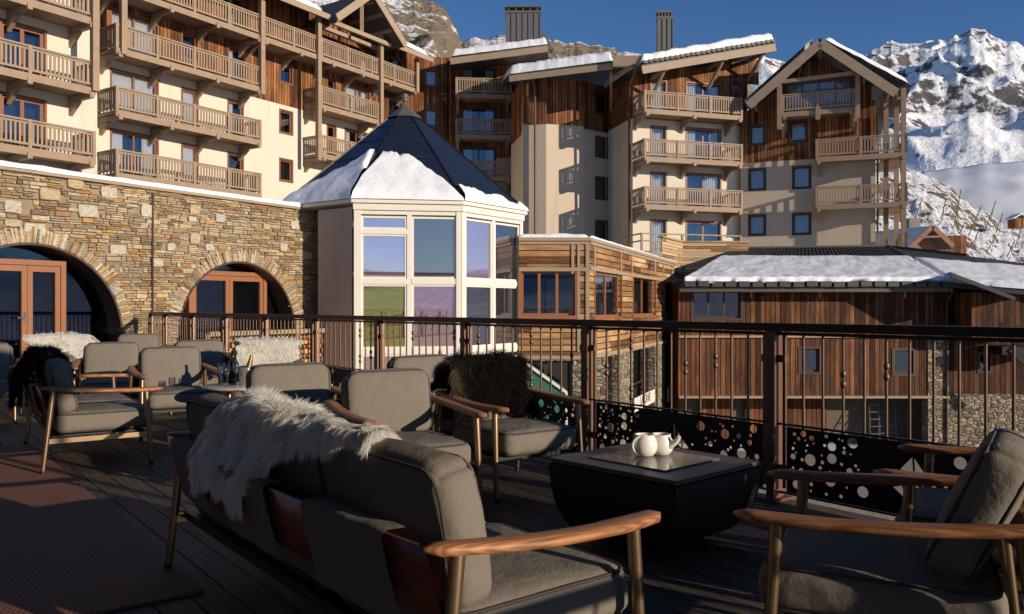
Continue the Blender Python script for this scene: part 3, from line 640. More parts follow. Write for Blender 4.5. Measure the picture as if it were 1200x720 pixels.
def stone_block(mb, fr, s, z, w, h, t, rot=0, tint=(1, 1, 1), jit=.14):
    ca, sa = math.cos(rot), math.sin(rot); j = min(w, h) * jit
    base = [(-w / 2 + U(0, j), -h / 2 + U(-j, j) * .3), (0, -h / 2 - U(-j, j) * .4), (w / 2 - U(0, j), -h / 2 + U(-j, j) * .3), (w / 2 + U(-j, j) * .3, h * U(-.1, .1)), (w / 2 - U(0, j), h / 2 - U(-j, j) * .3), (U(-.2, .2) * w, h / 2 + U(-j, j) * .4), (-w / 2 + U(0, j), h / 2 - U(-j, j) * .3), (-w / 2 - U(-j, j) * .3, h * U(-.1, .1))]
    out = []; k = .86
    for sc, o in ((1, -.03), (1, t - .012), (k, t)):
        for x, y in base: out.append(fr.p(s + (x * ca - y * sa) * (sc if sc == 1 else (1 - .016 / max(w, .06))), z + (x * sa + y * ca) * (1 if sc == 1 else (1 - .016 / max(h, .06))), o))
    fs = [tuple(range(16, 24))]
    for lv in (0, 8):
        for i in range(8): fs.append((lv + i, lv + (i + 1) % 8, lv + 8 + (i + 1) % 8, lv + 8 + i))
    mb.add(out, fs, 0, tint)
mb = MB(); big = []
for px, y, w, h in ((15, 243, .3, .22), (58, 228, .38, .2), (172, 247, .28, .26), (138, 293, .36, .19), (103, 248, .4, .24), (228, 246, .26, .2), (228, 280, .26, .22), (258, 256, .26, .2), (312, 266, .22, .14), (127, 226, .34, .22), (184, 308, .26, .16), (345, 264, .26, .2), (332, 290, .24, .2), (225, 257, .2, .12), (40, 270, .4, .24), (360, 300, .3, .2), (200, 290, .2, .16), (245, 290, .22, .16), (15, 262, .3, .12), (88, 215, .3, .2)):
    big.append((ST.S(px), ST.Z(px, y), w, h))
for s, z, w, h in big: stone_block(mb, ST, s, z, w, h, .035, U(-.03, .03), random.choice(pale))
z = -.6
while z < wz:
    h = random.choice([.028, .035, .042, .05, .06, .075, .095]); s = -3.4 + U(0, .2)
    while s < sR:
        w = U(.09, .34) * (1 + .5 * (h < .05)); c = s + w / 2; zc = z + h / 2 + .03 * math.sin(s * 1.3 + z * 2)
        ok = zc < wz + .02
        for ac, cz, r in arches:
            if math.hypot(c - ac, max(0, zc - cz)) < r + .14: ok = False
        for bs, bz, bw, bh in big:
            if abs(c - bs) < (bw + w) / 2 - .05 and abs(zc - bz) < (bh + h) / 2 - .03: ok = False
        if ok:
            col = random.choice(pal); g = U(.75, 1.25)
            parts = 2 if h > .07 and R() < .5 else 1
            for q in range(parts): stone_block(mb, ST, c, zc - h / 2 + h * (q + .5) / parts, w - .009, h / parts - .007, U(.0, .028), U(-.02, .02), tuple(x * g for x in col))
        s += w
    z += h
for ac, cz, r in arches:      # thin stones radiating round the arches
    a = -.02
    while a < math.pi + .02:
        w = U(.028, .07); ang = a + w / 2 / (r + .15); ln = U(.18, .34); rc = r + .005 + ln / 2
        col = random.choice(pal + pale); g = U(.7, 1.15)
        stone_block(mb, ST, ac + rc * math.cos(ang), cz + rc * math.sin(ang), ln, w * .93, U(.02, .05), ang, tuple(x * g for x in col), .1)
        a += w / (r + .1)
mb.build('stonework', M['stone'], root)
mb = MB(); mb.hexa([ST.p(sL, wz, .08), ST.p(sR, wz, .08), ST.p(sR, wz, -6), ST.p(sL, wz, -6), ST.p(sL, wz + .06, .08), ST.p(sR, wz + .06, .08), ST.p(sR, wz + .06, -6), ST.p(sL, wz + .06, -6)]); mb.build('coping', M['fascia'], root)
mb = MB(); snow_sheet(mb, [ST.p(sL, wz + .06, .09), ST.p(sR - .1, wz + .06, .09), ST.p(sR - .1, wz + .06, -5.5), ST.p(sL, wz + .06, -5.5)], .11, 160, 20, .03, .0); mb.build('roof_snow', M['snow'], root)
for ai, (ac, cz, r) in enumerate(arches):
    mb = MB(); na = 40; D = .62      # arch lining (dark wood/metal soffit)
    for i in range(na):
        a = math.pi * i / na; b = math.pi * (i + 1) / na
        p = lambda t, o, rr=r: ST.p(ac + rr * math.cos(t), cz + rr * math.sin(t), o)
        mb.quad(p(a, .0), p(a, -D), p(b, -D), p(b, .0)); mb.quad(p(a, .03, r + .0), p(b, .03, r + .0), p(b, .03, r - .035), p(a, .03, r - .035)); mb.quad(p(a, .03, r - .035), p(b, .03, r - .035), p(b, -D, r - .035), p(a, -D, r - .035))
    for sg in (-1, 1): mb.quad(ST.p(ac + sg * r, 0, .02), ST.p(ac + sg * r, cz, .02), ST.p(ac + sg * r, cz, -D), ST.p(ac + sg * r, 0, -D))
    mb.build('arch_lining', M['framedark'], root)
    dr = MB(); gl = MB(); fo = -D; dt = 1.9 if ai == 1 else 2.02; hw = .66 if ai != 1 else .8; dc = ac + (-.02 if ai == 1 else .0)
    if ai == 1: hw = (ST.S(322) - ST.S(231)) / 2; dc = (ST.S(322) + ST.S(231)) / 2; dt = ST.Z(276, 323)
    if ai == 0: dc = ST.S(87) - .72; hw = .72; dt = ST.Z(60, 311)
    if ai == 2: hw = .72
    fo2 = -.30
    def bb(a, b, c, d, o0=fo2, o1=fo2 - .09): dr.hexa([ST.p(a, c, o0), ST.p(b, c, o0), ST.p(b, c, o1), ST.p(a, c, o1), ST.p(a, d, o0), ST.p(b, d, o0), ST.p(b, d, o1), ST.p(a, d, o1)])
    bb(dc - hw, dc - hw + .1, 0, dt, fo2 + .02, fo2 - .12); bb(dc + hw - .1, dc + hw, 0, dt, fo2 + .02, fo2 - .12); bb(dc - hw, dc + hw, dt, dt + .1, fo2 + .02, fo2 - .12)
    for sg in (-1, 1):
        a, b = sorted((dc, dc + sg * (hw - .1))); bb(a + .004, a + .1, .02, dt - .01); bb(b - .1, b - .004, .02, dt - .01); bb(a + .1, b - .1, .02, .2); bb(a + .1, b - .1, dt - .12, dt - .01)
        gl.quad(ST.p(a + .08, .15, fo2 - .05), ST.p(b - .08, .15, fo2 - .05), ST.p(b - .08, dt - .1, fo2 - .05), ST.p(a + .08, dt - .1, fo2 - .05))
    door = dr.build('door', M['framered'], root); gl.build('pane', M['pane_dark'], door)
    hd = MB(); hd.bar(ST.p(dc - .06, 1.0, fo2 + .05), ST.p(dc - .2, 1.0, fo2 + .05), .02, .02); hd.bar(ST.p(dc - .06, 1.0, fo2 + .05), ST.p(dc - .06, 1.0, fo2), .02, .02); hd.box(ST.p(dc - .055, 1.0, fo2 + .006), .04, .02, .2, (ST.e.x, ST.e.y)); hd.build('handle', M['chrome'], door)
    sg = MB(); pts = [ST.p(ac + (r - .04) * math.cos(math.pi * i / na), cz + (r - .04) * math.sin(math.pi * i / na), fo2 - .14) for i in range(na + 1)]
    sg.poly([ST.p(ac + r - .04, 0, fo2 - .14)] + pts + [ST.p(ac - r + .04, 0, fo2 - .14)]); sg.build('arch_glazing', M['pane_dark'], root)
    it = MB(); it.quad(ST.p(ac - r - 1, 0, -2.2), ST.p(ac + r + 1, 0, -2.2), ST.p(ac + r + 1, 2.6, -2.2), ST.p(ac - r - 1, 2.6, -2.2)); it.quad(ST.p(ac - r - 1, .01, -.6), ST.p(ac + r + 1, .01, -.6), ST.p(ac + r + 1, .01, -2.2), ST.p(ac - r - 1, .01, -2.2)); it.build('interior', M['blackin'], root)
mb = MB(); s = ST.S(177.5); mb.box(ST.p(s, 1.9, .045), .03, .03, 3.4, (ST.e.x, ST.e.y)); mb.build('drainpipe', M['framedark'], root)
# ================================================================== GLASS PAVILION
a9 = math.radians(9); V = [Vector((-3.81, 19.55, 0))]; ang = a9
for i in range(7): V.append(V[-1] + Vector((math.cos(ang), math.sin(ang), 0)) * 2.59); ang += math.pi / 4
ctr = sum(V, Vector()) / 8; root = thing('glass_pavilion', 'octagonal white framed glass pavilion with a pointed dark blue roof half under snow', 'pavilion', (ctr.x, ctr.y, -4.3))
PZ = lambda z: 1.15 * z - .18  # pavilion enlarged about the camera: heights here, corner position and side length above
zt = PZ(3.38)
mb = MB(); pw = MB()
rows = [(3.17, 2.82), (2.74, 1.80), (1.68, .32), (.20, -1.2), (-1.3, -3.1)]
fmts = {0: [.10, .47, .53, .93], 1: [.09, .46, .54, .93]}
pm = {('0', 0, 0): 'pp', }
M['refl_purple'] = pane('purple_reflection', (1.0, .74, .82), .02, .9); M['refl_slate'] = pane('slate_reflection', (.50, .40, .38), .02, .92)  # per-pane tints stand in for the sky and mountains mirrored in the panes
M['refl_mauve'] = pane('mauve_reflection', (.85, .62, .75), .02, .88); M['refl_olive'] = pane('olive_reflection', (.62, .60, .24), .02, .85); M['refl_dark'] = pane('dark_reflection', (.26, .25, .28), .02, .9)
gmats = ['refl_purple', 'refl_slate', 'refl_mauve', 'refl_olive', 'refl_dark']
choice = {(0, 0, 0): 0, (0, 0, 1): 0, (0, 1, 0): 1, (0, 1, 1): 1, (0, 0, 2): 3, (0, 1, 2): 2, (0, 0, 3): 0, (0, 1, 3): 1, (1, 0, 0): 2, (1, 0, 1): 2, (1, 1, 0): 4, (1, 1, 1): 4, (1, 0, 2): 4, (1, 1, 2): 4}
mb.box((ctr.x, ctr.y, -3), .1, .1, .1)
for fi in range(5):
    A, B = V[fi], V[(fi + 1) % 8]; fr = Fr(A.x, A.y, B.x - A.x, B.y - A.y); w = 2.59
    def bx(s0, s1, z0, z1, o0=.0, o1=-.12): mb.hexa([fr.p(s0, z0, o0), fr.p(s1, z0, o0), fr.p(s1, z0, o1), fr.p(s0, z0, o1), fr.p(s0, z1, o0), fr.p(s1, z1, o0), fr.p(s1, z1, o1), fr.p(s0, z1, o1)])
    bx(.0, .17, -4.3, zt, .03, -.12); bx(w - .12, w, -4.3, zt, .03, -.12); bx(w * .49, w * .535, -4.3, zt - .18, 0)
    bx(-.02, w + .02, zt - .16, zt + .08, .07, -.12); bx(.17, w - .12, zt - .26, zt - .16, .01)
    for zz in ((PZ(1.80), PZ(1.68)), (PZ(.32), PZ(.20)), (PZ(-1.2), PZ(-1.3))): bx(.17, w * .49, zz[1], zz[0], .01); bx(w * .535, w - .12, zz[1], zz[0], .01)
    if fi == 0: bx(.17, w * .49, PZ(2.74), PZ(2.84), .01)
    for ci, (s0, s1) in enumerate(((.17, w * .49), (w * .535, w - .12))):
        for ri, (za, zb) in enumerate(((PZ(3.12), PZ(2.84)), (PZ(2.74), PZ(1.80)), (PZ(1.68), PZ(.32)), (PZ(.20), PZ(-1.2)), (PZ(-1.3), -4.2))):
            if not (fi == 0 and ci == 0) and ri == 0: continue
            z1 = za if not (ri == 1 and not (fi == 0 and ci == 0)) else PZ(3.12)
            for (e0, e1, f0, f1) in ((s0, s0 + .05, zb, z1), (s1 - .05, s1, zb, z1), (s0 + .05, s1 - .05, z1 - .05, z1), (s0 + .05, s1 - .05, zb, zb + .05)): bx(e0, e1, f0, f1, -.02, -.1)
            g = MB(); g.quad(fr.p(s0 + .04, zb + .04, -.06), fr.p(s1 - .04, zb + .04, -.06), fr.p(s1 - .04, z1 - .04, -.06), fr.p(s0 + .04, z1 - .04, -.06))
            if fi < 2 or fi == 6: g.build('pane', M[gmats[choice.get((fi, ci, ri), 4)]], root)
mb.build('frame', M['white'], root)
A = V[0]; B7 = V[0] + (V[7] - V[0]).normalized() * 1.3; mb = MB()
fr = Fr(B7.x, B7.y, A.x - B7.x, A.y - B7.y); mb.quad(fr.p(0, -4.3), fr.p(1.23, -4.3), fr.p(1.23, PZ(3.3)), fr.p(0, PZ(3.3))); V5 = V[5]; mb.quad(V5 - ZUP * 4.3, fr.p(0, -4.3), fr.p(0, PZ(3.3)), V5 + ZUP * PZ(3.3)); mb.build('wall', M['grey_render'], root)
apex = Vector((ctr.x, ctr.y, PZ(6.15))); rt = []
for v in V: q = ctr + (v - ctr) * 1.045; rt.append(Vector((q.x, q.y, PZ(3.46))))
mb = MB()
M['roofglass'] = simple('dark_blue_roof', (.018, .024, .045), .22, .25, nz=.25, sc=2)
for i in range(8):
    a, b = rt[i], rt[(i + 1) % 8]; mb.poly([a, b, apex])
roof = mb.build('roof', M['roofglass'], root); mb = MB()
mb.poly([v - ZUP * .09 for v in rt][::-1])
for i in range(8): mb.quad(rt[i] - ZUP * .09, rt[(i + 1) % 8] - ZUP * .09, rt[(i + 1) % 8] - ZUP * .004, rt[i] - ZUP * .004)
mb.build('eaves', M['white'], roof)
mb = MB()
for i in range(8):
    a, b = rt[i], rt[(i + 1) % 8]; mb.bar(a + ZUP * .01, apex, .045, .04)
    for f in (.22, .42, .6, .76): mb.bar(a.lerp(apex, f) + ZUP * .01, b.lerp(apex, f), .02, .016)
mb.build('ribs', M['blackmetal'], roof)
mb = MB(); k = .14
mb2 = [apex.lerp(r, .15) + ZUP * .05 for r in rt]
for i in range(8): mb.poly([mb2[i], mb2[(i + 1) % 8], apex + ZUP * .06])
mb.lathe(apex, [(.04, 0), (.035, .06), (.12, .1), (.13, .13), (.05, .17), (.03, .2), (.10, .24), (.08, .3), (.005, .34)], 12); mb.build('finial', M['zinc'], roof)
mb = MB()
def hsn(fi, a):
    if fi == 7: return .04 + .52 * a ** .8 - .28 * max(0, a - .86) / .14
    if fi == 0: return .22 + .5 * (a / .12) * .5 if a < .12 else (.47 - .9 * (a - .35) ** 2 - (.25 * max(0, a - .7)))
    if fi == 1: return max(.06, .14 - .1 * a)
    return .0
for fi in (7, 0, 1, 6):
    a, b = rt[fi], rt[(fi + 1) % 8]; nn = (b - a).cross(apex - a).normalized()
    if nn.z < 0: nn = -nn
    n, m = 44, 14; vs = []; fs = []
    for i in range(n + 1):
        f = i / n; h = hsn(fi, f) if fi != 6 else .05; h = max(.03, h + noise.noise(Vector((fi * 9 + f * 4, 0, 0))) * .05 + noise.noise(Vector((fi * 9 + f * 14, 3, 0))) * .035)
        base = a.lerp(b, f)
        for j in range(m + 1):
            g = j / m; p = base.lerp(apex, h * g * (1.0)); q = (a.lerp(apex, h * g)).lerp(b.lerp(apex, h * g), f)
            e = 4 * g * (1 - g); th = .12 * min(1, e * 1.8) ** .5 * (1 + .35 * noise.noise(q * 2.0)) * (min(1, h / .1))
            if j == 0: q = q - ZUP * .05 + (base - ctr).normalized() * .04
            vs.append(q + nn * (th + .012 if 0 < j < m else (.03 if j == 0 else -.01)))
    for i in range(n):
        for j in range(m): fs.append((i * (m + 1) + j, (i + 1) * (m + 1) + j, (i + 1) * (m + 1) + j + 1, i * (m + 1) + j + 1))
    mb.add(vs, fs, 0, (1, 1, 1), True)
mb.build('roof_snow', M['snow'], root)
# ================================================================== LARCH-CLAD BUILDING
root = thing('timber_building', 'low building clad in weathered horizontal larch boards over a stone ground floor', 'building', (2, 22, -4.3))
WA = Fr(.18, 21.85, 1, .0); WB = Fr(2.07, 21.85, .363, .93); za = 3.04; gz = -.16
wf = [(WA.S(611) , WA.S(674), WA.Z(640, 370), WA.Z(640, 318))]
gfA = [(WA.S(611), WA.S(669), -3.9, -.25)]
mb = MB(); facade(mb, WA, 0, 1.89, gz, za, wf); 
wb = [(WB.S(697), WB.S(728), WB.Z(712, 372), WB.Z(712, 320)), (WB.S(742), WB.S(768), WB.Z(755, 370), WB.Z(755, 325)), (WB.S(778), WB.S(788), WB.Z(783, 368), WB.Z(783, 329))]
facade(mb, WB, 0, 13.0, gz, za, wb); mb.build('timber_wall', M['larch'], root)
gB = [(WB.S(702), WB.S(727), -3.9, -.25), (WB.S(742), WB.S(768), -3.9, -.25), (WB.S(779), WB.S(787), -3.9, -.25)]
mb = MB(); facade(mb, WA, 0, 2.37, -4.3, gz, gfA, depth=.4); facade(mb, WB, 0, 13.0, -4.3, gz, gB, depth=.35); mb.build('stone_base', M['rubble'], root)
for w in wf: window(root, WA, *w, cols=3, fm='framered', curtain=0, fw=.06)
for w in wb: window(root, WB, *w, cols=2, fm='framered', curtain=0, fw=.07, surround=.06)
for w in gB: window(root, WB, *w, cols=1, rows=3, fm='framedark', curtain=0, rec=.25, surround=0, fw=.06)
window(root, WA, *gfA[0], cols=2, rows=2, fm='framedark', curtain=0, rec=.3, surround=0)
mb = MB()
def vb(fr, s, z0, z1, w=.12): mb.hexa([fr.p(s - w / 2, z0, .035), fr.p(s + w / 2, z0, .035), fr.p(s + w / 2, z0, -.02), fr.p(s - w / 2, z0, -.02), fr.p(s - w / 2, z1, .035), fr.p(s + w / 2, z1, .035), fr.p(s + w / 2, z1, -.02), fr.p(s - w / 2, z1, -.02)])
for px in (671, 678): vb(WA, WA.S(px), .0 if px > 675 else 2.1, za, .07)
vb(WA, WA.S(688.5), gz, za, .1)
for px in (696, 727, 740, 767, 777): vb(WB, WB.S(px), WB.Z(px, 322), za, .1 if px < 750 else .16)
for fr, s0, s1, z in ((WA, 0, 1.85, 2.94), (WB, 0.05, 13.0, 2.94), (WA, 0, 1.85, gz), (WB, .05, 13.0, gz), (WB, .05, 13.0, WB.Z(712, 318)), (WA, 0, 1.85, WA.Z(640, 316))):
    mb.hexa([fr.p(s0, z - .05, .045), fr.p(s1, z - .05, .045), fr.p(s1, z - .05, -.02), fr.p(s0, z - .05, -.02), fr.p(s0, z + .05, .045), fr.p(s1, z + .05, .045), fr.p(s1, z + .05, -.02), fr.p(s0, z + .05, -.02)])
mb.build('trim_boards', M['fascia'], root)
mb = MB(); tp = [WA.p(0, za + .03, .1), WA.p(1.94, za + .03, .1), WB.p(13.0, za + .03, .1), WB.p(13.0, za + .03, -6), Vector((-.3, 34, za + .03))]; mb.slab(tp, .09); mb.build('roof', M['fascia'], root)
mb = MB(); snow_sheet(mb, [WA.p(0, za + .03, .08), WA.p(1.89, za + .03, .08), WB.p(12.9, za + .03, -5.9), Vector((-.3, 33.8, za + .03))], .12, 24, 24, .03, 0)
snow_sheet(mb, [WA.p(1.90, za + .03, .08), WB.p(12.9, za + .03, .08), WB.p(12.9, za + .04, -5), WA.p(1.7, za + .04, -1)], .09, 60, 8, .03, 0); mb.build('roof_snow', M['snow'], root)
mb = MB(); TA = Fr(P(775, 36).x, 36, .5, .8); TB = Fr(P(800, 38).x, 38, 1, .02)
facade(mb, TB, 0, TB.S(877), .5, ZZ(283, 38)); q = TB.p(0, 0); TA = Fr(P(776, 35.2).x, 35.2, q.x - P(776, 35.2).x, 38 - 35.2); facade(mb, TA, 0, (q - TA.p(0, 0)).length, .5, ZZ(283, 38))
mb.slab([TA.p(-.05, 4.3, .06), TB.p(0, 4.3, .06), TB.p(TB.S(878), 4.3, .06), TB.p(TB.S(878), 4.3, -.2), TB.p(0.1, 4.3, -.2), TA.p(-.05, 4.3, -.2)], .08)
mb.build('terrace_wall', M['pale_larch'], root)
# sign LA CAVE
def text_mesh(name, txt, size, fr, s, z, o, mat, parent):
    cu = bpy.data.curves.new(name, 'FONT'); cu.body = txt; cu.size = size; cu.align_x = 'CENTER'; cu.align_y = 'CENTER'; cu.extrude = .004; cu.offset = .004
    t = bpy.data.objects.new(name + '_tmp', cu); COL.objects.link(t); bpy.context.view_layer.update()
    me = bpy.data.meshes.new_from_object(t.evaluated_get(bpy.context.evaluated_depsgraph_get())); bpy.data.objects.remove(t); bpy.data.curves.remove(cu)
    ob = bpy.data.objects.new(name, me); COL.objects.link(ob); me.materials.clear(); me.materials.append(mat)
    Mx = Matrix(((fr.e.x, 0, fr.n.x, 0), (fr.e.y, 0, fr.n.y, 0), (0, 1, 0, 0), (0, 0, 0, 1))); p = fr.p(s, z, o)
    org = ORG.get(parent.name, Vector()); me.transform(Matrix.Translation(p - org) @ Mx); ob.parent = parent; return ob
s0, s1 = WB.S(741), WB.S(765); z1, z0 = WB.Z(753, 461.5), WB.Z(753, 477); sc = (s0 + s1) / 2
sg = thing('shop_sign', 'white sign with black letters below the shop window of the larch clad building', 'sign', tuple(WB.p(sc, z0, .1)))
mb = MB(); mb.hexa([WB.p(s0, z0, .08), WB.p(s1, z0, .08), WB.p(s1, z0, .05), WB.p(s0, z0, .05), WB.p(s0, z1, .08), WB.p(s1, z1, .08), WB.p(s1, z1, .05), WB.p(s0, z1, .05)])
mb.bar(WB.p(s0 + .1, z0 + .05, .05), WB.p(s0 + .1, z0 + .05, 0), .03, .03); mb.bar(WB.p(s1 - .1, z0 + .05, .05), WB.p(s1 - .1, z0 + .05, 0), .03, .03)
mb.build('board', M['white'], sg)
M['ink'] = simple('black_paint', (.015, .015, .015), .6)
text_mesh('lettering', 'LA CAVE', min(.42, (s1 - s0) / 3.6), WB, sc, (z0 + z1) / 2 + .03, .082, M['ink'], sg)
mb = MB(); a, b = WB.S(780.5), WB.S(786.5); zz0, zz1 = WB.Z(783, 470), WB.Z(783, 453); mb.hexa([WB.p(a, zz0, .08), WB.p(b, zz0, .08), WB.p(b, zz0, .05), WB.p(a, zz0, .05), WB.p(a, zz1, .08), WB.p(b, zz1, .08), WB.p(b, zz1, .05), WB.p(a, zz1, .05)])
tag(mb.build('notice_board', M['white']), 'blank white panel at the far end of the larch clad shop front', 'sign')
# green awning
aw = thing('stair_awning', 'green canvas stair cover with white sloping edge beside the glass pavilion', 'awning', tuple(P(630, 20.4, -4.3)))
mb = MB(); d = 20.6; mb.slab([P(606, d, ZZ(418, d)), P(662, d, ZZ(459, d)), P(662, d + .9, ZZ(459, d)), P(606, d + .9, ZZ(418, d))], .04); mb.poly([P(606, d, ZZ(418, d) - .05), P(606, d, -4.3), P(662, d, -4.3), P(662, d, ZZ(459, d) - .05)]); mb.build('canopy', M['green'], aw)
mb = MB(); mb.bar(P(604, d - .03, ZZ(417, d)), P(664, d - .03, ZZ(460, d)), .06, .07); mb.bar(P(664, d, ZZ(460, d)), P(664, d, -4.3), .05, .05); mb.build('edge_trim', M['white'], aw)
# ================================================================== BARN
root = thing('timber_barn', 'dark red brown boarded barn with a broad snow covered hipped roof below the chalet', 'barn', (10, 26, -4.3))
BF = Fr(P(795, 31).x, 31.0, 1, 0); bL = BF.S(1111)
up = [(BF.S(812), BF.S(868), BF.Z(840, 373), BF.Z(840, 341))]; lo = [(BF.S(938), BF.S(960), BF.Z(949, 436), BF.Z(949, 409)), (BF.S(1048), BF.S(1070), BF.Z(1059, 438), BF.Z(1059, 411))]
mb = MB(); facade(mb, BF, 0, bL, .12, 2.17, up); facade(mb, BF, 0, BF.S(1086), -2.18, .04, lo); mb.quad(BF.p(0, -4.3, -8), BF.p(0, -4.3), BF.p(0, 2.17), BF.p(0, 2.17, -8))
mb.quad(BF.p(bL, -2.15), BF.p(bL, -2.15, -8), BF.p(bL, 2.17, -8), BF.p(bL, 2.17)); mb.build('timber_wall', M['barn'], root)
mb = MB()
for z in (.08, -2.23): mb.hexa([BF.p(0, z - .05, .14), BF.p(bL, z - .05, .14), BF.p(bL, z - .05, -.02), BF.p(0, z - .05, -.02), BF.p(0, z + .03, .14), BF.p(bL, z + .03, .14), BF.p(bL, z + .05, -.02), BF.p(0, z + .05, -.02)])
for px in (880, 960, 1060): mb.box(BF.p(BF.S(px), 1.8, .03), .06, .05, .5)
mb.build('ledge', M['fascia'], root)
window(root, BF, *up[0], cols=3, fm='framedark', curtain=0)
for w in lo: window(root, BF, *w, cols=1, fm='framedark', curtain=0)
mb = MB(); mb.box(BF.p(BF.S(1099), -2.15, -.2), BF.S(1111) - BF.S(1087), .5, 4.3); mb.build('stone_pillar', M['rubble'], root)
mb = MB(); mb.quad(BF.p(0, -4.3, -1.6), BF.p(bL, -4.3, -1.6), BF.p(bL, -2.1, -1.6), BF.p(0, -2.1, -1.6)); mb.quad(BF.p(0, -2.26), BF.p(bL, -2.26), BF.p(bL, -2.26, -1.6), BF.p(0, -2.26, -1.6)); mb.build('undercroft', simple('dark_concrete', (.13, .10, .075), .9, nz=.3, sc=2), root)
for px0, px1 in ((830, 870), (885, 985)):
    mb = MB(); a, b = BF.S(px0), BF.S(px1); mb.hexa([BF.p(a, -4.3, -1.4), BF.p(b, -4.3, -1.4), BF.p(b, -4.3, -1.55), BF.p(a, -4.3, -1.55), BF.p(a, -2.3, -1.4), BF.p(b, -2.3, -1.4), BF.p(b, -2.3, -1.55), BF.p(a, -2.3, -1.55)]); mb.build('garage_door', M['barn'], root)
e0, e1 = P(797, 30.0, 2.05), P(1118, 30.0, 2.05); rg0 = P(862, 39, 3.98); rg1 = P(1040, 39, 4.08); rg2 = P(1134, 36.5, 3.5)
mb = MB(); rv = P(1112, 31.6, 2.5); x1, x2 = P(1260, 29, 1.6), P(1330, 35, 2.5)
mb.slab([e0, e1, rv, rg1, rg0], .14); mb.slab([rv, e1, x1, x2, rg2, rg1], .14)
mb.slab([e0, rg0, P(846, 45, 2.1), P(800, 38, 2.1)], .14)
for i in range(46): q = i / 45; p = rg0.lerp(rg1, q); mb.bar(p + Vector((0, 0, .02)), p.lerp(e0.lerp(e1, q), .32) + ZUP * .02, .09, .08)
mb.bar(rg0 + ZUP * .05, rg1 + ZUP * .05, .2, .12); mb.bar(rg1 + ZUP * .05, rg2 + ZUP * .05, .2, .1); mb.bar(rg1 + ZUP * .06, e1.lerp(rg1, .2) + ZUP * .02, .14, .1)
tile_edge(mb, e0 + Vector((.1, -.02, .0)), e1 + Vector((0, -.02, .0)), .5, .4, .2)
mb.build('roof', M['slate'], root)
mb = MB(); lp = lambda a, b, t: a.lerp(b, t)
snow_sheet(mb, [e0 + Vector((.1, .05, .08)), e1 + Vector((-.3, .05, .08)), lp(e1, rg1, .66), lp(e0, rg0, .72)], .2, 160, 26, .5, .04)
snow_sheet(mb, [e1 + Vector((-.2, .3, .08)), x1 + ZUP * .1, x2 + ZUP * .02, lp(e1, rg1, .62)], .22, 50, 22, .18, .0)
mb.build('roof_snow', M['snow'], root)
mb = MB(); mb.bar(e0 + Vector((0, .1, -.22)), e1 + Vector((0, .1, -.22)), .06, .14); mb.tube([BF.p(BF.S(1105), 1.85, .7), BF.p(BF.S(1106), 1.65, .5), BF.p(bL - .1, 1.35, .1), BF.p(bL - .1, -4, .1)], .045, 8); mb.build('gutter', M['pipe'], root)
# annex right of barn
q = Vector((bL + BF.O.x, 31, 0)); AN = Fr(q.x, 31.4, 1, -.10)
mb = MB(); facade(mb, AN, -.1, 7.5, -2.2, 2.1, [(AN.S(1148), AN.S(1160), AN.Z(1154, 435), AN.Z(1154, 415))]); mb.build('timber_wall', M['barn'], root)
window(root, AN, AN.S(1148), AN.S(1160), AN.Z(1154, 435), AN.Z(1154, 415), cols=1, fm='framedark', curtain=0)
mb = MB(); facade(mb, AN.off(.05), -.1, 7.5, -4.3, -2.15); mb.build('stone_base', M['rubble'], root)
mb = MB(); f = AN; a, b = f.S(1117), f.S(1180); mb.hexa([f.p(a, .0, 1.5), f.p(b, .0, 1.5), f.p(b, .0, 0), f.p(a, .0, 0), f.p(a, 1.75, 1.5), f.p(b, 1.65, 1.5), f.p(b, 1.65, 0), f.p(a, 1.75, 0)]); mb.build('timber_bay', M['barn'], root)
mb = MB(); p0, p1, p2, p3 = P(1115, 28.9, ZZ(322, 28.9)), P(1190, 28.6, ZZ(350, 28.6)), P(1190, 32, ZZ(343, 32)), P(1113, 32, ZZ(318, 32)); mb.slab([p0, p1, p2, p3], .08); mb.build('porch_roof', M['slate'], root)
mb = MB(); f = AN; mb.slab([f.p(f.S(1150), -.25, 1.6), f.p(f.S(1230), -.25, 1.6), f.p(f.S(1230), -.25, .1), f.p(f.S(1150), -.25, .1)], .3); mb.bar(f.p(f.S(1160), -.3, 1.6), f.p(f.S(1215), -2.0, 1.6), .1, .3); mb.build('landing', M['blackmetal'], root)
# leaning ladders under the barn
for i, (px, tilt, lab) in enumerate(((1027, .25, 'aluminium ladder leaning left in the barn undercroft, broadest of the stack'), (1038, .35, 'aluminium ladder in the middle of the three under the barn'), (1050, .2, 'steep aluminium ladder nearest the stone pillar under the barn'))):
    b = BF.p(BF.S(px), -4.3, -.5 - .1 * i); t = b + Vector((tilt, .7, 1.9)); mb = MB(); w = Vector((.38, 0, 0))
    mb.bar(b, t, .05, .03); mb.bar(b + w, t + w, .05, .03)
    for k in range(1, 7): mb.bar(b.lerp(t, k / 7), b.lerp(t, k / 7) + w, .03, .03)
    tag(mb.build('ladder', M['zinc']), lab, 'ladder', 'ladders stored under the barn')
